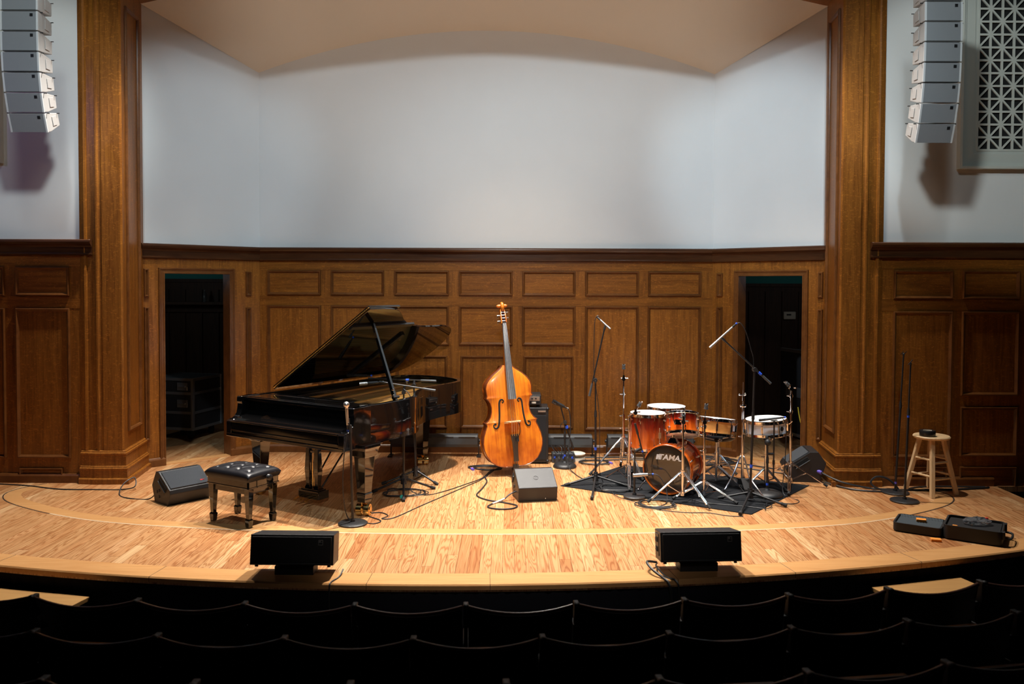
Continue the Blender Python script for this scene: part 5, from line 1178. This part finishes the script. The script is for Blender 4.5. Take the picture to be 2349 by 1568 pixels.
cable('yellow cable hanging inside the right backstage doorway', [(3.64, 9.6, .60), (3.66, 9.55, .42), (3.70, 9.5, .40), (3.76, 9.5, .36), (3.79, 9.48, .2), (3.74, 9.46, .06), (3.68, 9.44, .0)], .006, 'yellow')

# ------------------------------------------------------------------ hanging line arrays
def array_box():
    """front face at y = 0 looking to -y, hinge at its top edge (z = 0)"""
    t = thing('array_speaker', 'x', 'speaker', (0, 0, 0)); W, H, D = .335, .172, .25
    mb = MB(); a = .012
    mb.loft([[V(-W / 2, 0, -.003), V(W / 2, 0, -.003), V(W / 2, 0, -H + .003), V(-W / 2, 0, -H + .003)], [V(-W / 2 + .0, .06, -.004), V(W / 2, .06, -.004), V(W / 2, .06, -H + .004), V(-W / 2, .06, -H + .004)], [V(-W / 2 + .02, D, -.03), V(W / 2 - .02, D, -.03), V(W / 2 - .02, D, -H + .03), V(-W / 2 + .02, D, -H + .03)]]); cab = mb.done('cabinet', M['arraybox'], t, bevel=.004, smooth=False)
    for s in (-1, 1):
        mb = MB(); mb.box((s * (W / 2 - .008), -.004, -H / 2), (.016, .012, H - .006)); mb.done('side_rim', M['arrayrim'], cab)
    mb = MB(); mb.box((0, -.004, -H / 2), (W - .034, .010, H - .010)); g = mb.done('grille', M['arraygrille'], t)
    mb = MB(); mb.box((.11, -.010, -.035), (.026, .004, .026)); b = mb.done('badge', M['satin'], g)
    mb = MB(); mb.prism([(.102, -.043), (.113, -.043), (.117, -.027), (.106, -.027)], .0118, .0126, Matrix.Rotation(PI / 2, 4, 'X') if False else Matrix(((1, 0, 0, 0), (0, 0, -1, 0), (0, 1, 0, 0), (0, 0, 0, 1)))); mb.done('badge_mark', M['silver'], b, smooth=False)
    for s in (-1, 1):
        mb = MB(); mb.cyl((s * W / 2, .03, -.004), (s * (W / 2 + .02), .03, -.004), .004, n=8); mb.sphere((s * (W / 2 + .02), .03, -.004), .006, n=8, m=6); mb.done('rigging_pin', M['black'], t)
        mb = MB(); mb.cyl((s * (W / 2 - .02), D - .02, -.03), (s * (W / 2 + .006), D - .02, -.03), .004, n=8); mb.done('rear_pin', M['black'], t)
        mb = MB(); mb.box((s * (W / 2 - .0085 + .0035), .145, -H / 2), (.004, .085, .085), rot=(0, 0, s * .105)); mb.done('side_recess', M['arraybox'], t, bevel=.002)
    return t
ORD = ['lowest', 'second from the bottom', 'third from the bottom', 'fourth from the bottom', 'fifth from the bottom', 'sixth from the bottom', 'seventh from the bottom', 'topmost']
proto = array_box(); first = True
def array(side, x, y, ztop, angs):
    global first
    zz = ztop; yy = y; n = len(angs)
    for i, a in enumerate(angs):
        lab = f'white speaker box with grey grille, {ORD[n - 1 - i] if i else "topmost"} in the {side} hanging array'
        if first: o = proto; first = False
        else: o = dup(proto, (0, 0, 0))
        o.location = (x, yy, zz); o.rotation_euler = (math.radians(a), 0, 0); o['label'] = lab; o['group'] = f'{side} hanging speaker array'
        zz -= .178 * math.cos(math.radians(a)); yy += .178 * math.sin(math.radians(a))
array('left', -4.07, 7.42, 4.60, [-1, 0, 1.5, 4, 9, 14, 19])
array('right', 4.125, 7.42, 4.71, [-2, -1, 0, 1.5, 4, 9, 14, 19])

# ------------------------------------------------------------------ plaster grilles high on the side walls
def vent(label, x0, x1, z0, z1):
    t = thing('vent_grille', label, 'vent grille', ((x0 + x1) / 2, 8.33, z0)); W = x1 - x0; H = z1 - z0
    mb = MB()
    def ring_(rects):
        mb.loft([[V(-W / 2 + i, y, i), V(W / 2 - i, y, i), V(W / 2 - i, y, H - i), V(-W / 2 + i, y, H - i)] for i, y in rects], caps=False)
    ring_([(0, .012), (0, -.055), (.022, -.06), (.028, -.045), (.05, -.04), (.052, -.028), (.15, -.022), (.155, -.012), (.19, -.01), (.192, .01)]); mb.done('frame', M['grillepaint'], t, ang=20)
    mb = MB(); mb.box((0, .008, H / 2), (W - .36, .006, H - .36)); mb.done('backing', M['void'], t, smooth=False)
    mb = MB(); i0 = .19; w_, h_ = W - 2 * i0, H - 2 * i0; nx = max(2, round(w_ / .119)); ny = max(2, round(h_ / .128)); dx, dz = w_ / nx, h_ / ny; X0, Z0 = -W / 2 + i0, i0
    for i in range(nx + 1): mb.box((X0 + i * dx, -.006, H / 2), (.020, .016, h_))
    for j in range(ny + 1): mb.box((0, -.006, Z0 + j * dz), (w_, .015, .020))
    for i in range(nx):
        for j in range(ny):
            s = 1 if (i + j) % 2 == 0 else -1
            mb.box((X0 + (i + .5) * dx, -.006, Z0 + (j + .5) * dz), (math.hypot(dx, dz), .014, .017), rot=(0, -s * math.atan2(dz, dx), 0))
    mb.done('lattice', M['grillepaint'], t, smooth=False)
vent('cream plaster star lattice vent high on the right wall beside the hanging speakers', 4.76, 6.2, 3.185, 5.6)
vent('cream plaster vent high on the left wall, cut off by the picture edge', -6.25, -4.79, 3.21, 5.6)

# ------------------------------------------------------------------ stage skirt, side steps and seats in the hall
mb = MB(); pts = []
xx = -7.1; k = 0
while xx < 5.1:
    n = V((xx + .3) / 13, -1, 0).normalized(); p = V(xx, lip(xx), 0) - n * (.015 + .02 * (k % 2) + .008 * math.sin(k * 1.7)); pts.append(p); xx += .035; k += 1
mb.loft([[V(p.x, p.y, z) for p in pts] for z in (-.045, -.36, -.63)], closed=False)
o = mb.done('stage_skirt', M['drape'], None, ang=80); tag(o, 'black pleated skirt hanging below the curved stage lip', 'stage skirt')
def step(label, x0, x1, ztop, xr):
    yb = lip((x0 + x1) / 2) - .06
    t = thing('stage_step', label, 'step', ((x0 + x1) / 2, yb, -.63)); W = x1 - x0; h = ztop + .63
    sl = ((x0 + x1) / 2 + .3) / 13
    Tm = Matrix.Rotation(math.atan(sl), 4, 'Z')
    mb = MB(); mb.box((0, -.16, h - .015), (W, .32, .03), M=Tm); mb.done('tread', M['steptop'], t, bevel=.003)
    mb = MB(); mb.box((0, -.15, h / 2 - .02), (W - .04, .27, h - .03), M=Tm); mb.done('box', M['drape'], t, smooth=False)
step('light oak step below the lip at the left edge of the hall', -3.9, -2.57, -.142, 0)
step('light oak step below the lip at the right side of the hall', 2.86, 3.63, -.128, 0)

def seat_proto(w):
    t = thing('theatre_seat', 'x', 'seat', (0, 0, 0))
    # looks towards +y (the stage); the back faces the camera; top of the back at z = .85
    mb = MB(); NXs = 14; A = []; B = []
    prof = [(.84, -.07), (.80, -.062), (.66, -.03), (.52, .0), (.42, .02)]
    def pt(i, z, y, off):
        u = -1 + 2 * i / NXs; dip = .030 * (1 - u * u) ** 1.0 if z > .7 else 0
        x = u * (w / 2 - .012); yy = y - .030 * (1 - u * u) + off
        return V(x, yy, z - dip * (1 if z > .8 else .5))
    R = []
    for z, y in prof: R.append([pt(i, z, y, 0) for i in range(NXs + 1)] + [pt(i, z + (.004 if z > .83 else 0), y, .016) for i in range(NXs, -1, -1)])
    mb.loft(R); mb.done('backrest', M['seatw'], t, ang=40, bevel=.004)
    mb = MB(); mb.tube([pt(i, .845, -.062, 0) for i in range(NXs + 1)], .011, 8); mb.done('top_rail', M['seatrail'], t)
    mb = MB(); mb.box((0, .10, .52), (w - .06, .05, .42), rot=(-.15, 0, 0)); mb.done('folded_seat', M['seatw'], t, bevel=.012)
    mb = MB(); mb.box((-w / 2, .02, .36), (.022, .09, .74)); mb.box((-w / 2, -.05, .80), (.026, .05, .12)); mb.sphere((-w / 2, -.075, .855), .016, (1, 1.2, .8)); mb.box((-w / 2, .10, .60), (.03, .28, .025)); mb.box((-w / 2, .05, .012), (.06, .20, .024)); mb.done('stanchion', M['iron'], t, bevel=.004)
    mb = MB(); mb.box((-w / 2 + .04, -.055, .70), (.05, .006, .03)); mb.done('hinge_plate', M['iron'], t)
    return t
ORDN = ['first', 'second', 'third', 'fourth', 'fifth', 'sixth', 'seventh', 'eighth', 'ninth', 'tenth', 'eleventh', 'twelfth']
first_seat = [True]
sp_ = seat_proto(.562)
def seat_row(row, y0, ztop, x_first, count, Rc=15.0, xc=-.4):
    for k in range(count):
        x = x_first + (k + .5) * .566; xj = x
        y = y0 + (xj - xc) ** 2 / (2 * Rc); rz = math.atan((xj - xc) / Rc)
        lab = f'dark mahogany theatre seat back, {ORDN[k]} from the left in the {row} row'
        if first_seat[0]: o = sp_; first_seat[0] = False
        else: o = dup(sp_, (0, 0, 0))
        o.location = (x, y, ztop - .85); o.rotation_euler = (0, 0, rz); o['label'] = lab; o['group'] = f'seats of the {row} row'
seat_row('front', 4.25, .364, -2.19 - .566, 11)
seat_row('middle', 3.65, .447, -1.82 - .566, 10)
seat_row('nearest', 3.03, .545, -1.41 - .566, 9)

# ------------------------------------------------------------------ backstage gear seen through the doorways
def road_case():
    t = thing('road_case', 'black road case with metal edges on casters inside the left doorway', 'case', (-4.02, 11.0, 0), math.radians(-14)); W, D = .62, .62; z0, H = .13, .66
    mb = MB(); mb.box((0, 0, z0 + H / 2), (W, D, H)); mb.done('case_body', M['casepanel'], t)
    mb = MB()
    for z in (z0 + .01, z0 + .22, z0 + .47, z0 + H - .01):
        for s in (-1, 1): mb.box((0, s * D / 2, z), (W, .012, .035)); mb.box((s * W / 2, 0, z), (.012, D, .035))
    for sx in (-1, 1):
        for sy in (-1, 1): mb.box((sx * W / 2, sy * D / 2, z0 + H / 2), (.035, .035, H))
    mb.done('metal_edging', M['alu'], t)
    for sx in (-1, 1):
        for z in (z0 + .34, z0 + .56):
            mb = MB(); mb.box((sx * .16, -D / 2 - .006, z), (.15, .012, .10)); mb.box((sx * .16, -D / 2 - .016, z), (.10, .014, .02)); mb.done('recessed_handle', M['alu'], t, bevel=.003)
        for sy in (-1, 1):
            mb = MB(); mb.cyl((sx * .22 - .015, sy * .22, .05), (sx * .22 + .015, sy * .22, .05), .05, n=16); mb.box((sx * .22, sy * .22, .10), (.05, .06, .06)); mb.done('caster', M['rubber'], t)
road_case()
t = thing('wall_shelf', 'long wooden shelf on the dark wall inside the left doorway', 'shelf', (-4.75, 12.78, 1.70)); mb = MB(); mb.box((0, 0, .02), (2.6, .24, .04)); mb.box((0, .09, -.06), (2.6, .03, .12)); mb.done('board', M['backdark'], t, smooth=False)
t = thing('bottle', 'small clear bottle standing on the shelf inside the left doorway', 'bottle', (-4.42, 12.75, 1.74)); mb = MB(); mb.lathe([(0, 0), (.03, 0), (.032, .01), (.032, .11), (.012, .15), (.012, .19), (0, .19)], 14); mb.done('glass', M['clear'], t)
t = thing('rack_case', 'tall black equipment rack with metal corner post inside the right doorway', 'rack', (4.36, 11.0, 0), math.radians(12)); mb = MB(); mb.box((0, 0, .60), (.66, .62, 1.12)); mb.done('case_body', M['casepanel'], t)
mb = MB()
for sx in (-1, 1): mb.box((sx * .33, -.31, .60), (.05, .05, 1.14))
for z in (1.16, .06): mb.box((0, -.31, z), (.66, .04, .04)); mb.box((-.33, 0, z), (.04, .62, .04))
mb.done('metal_edging', M['alu'], t)
for i in range(5):
    mb = MB(); mb.box((0, -.315, .20 + i * .19), (.50, .012, .012)); mb.done('rack_unit', M['grey'], t)
for y in (-.15, .12):
    mb = MB(); mb.box((-.336, y, .62), (.012, .10, .13)); mb.done('latch', M['alu'], t, bevel=.003)
t = thing('wall_control', 'cream wall control box with dark display inside the right doorway', 'control box', (4.62, 12.86, 1.56)); mb = MB(); mb.box((0, 0, 0), (.19, .04, .12)); mb.done('housing', M['cream'], t, bevel=.012); mb = MB(); mb.box((-.015, -.022, .012), (.07, .006, .025)); mb.done('display', M['satin'], t)
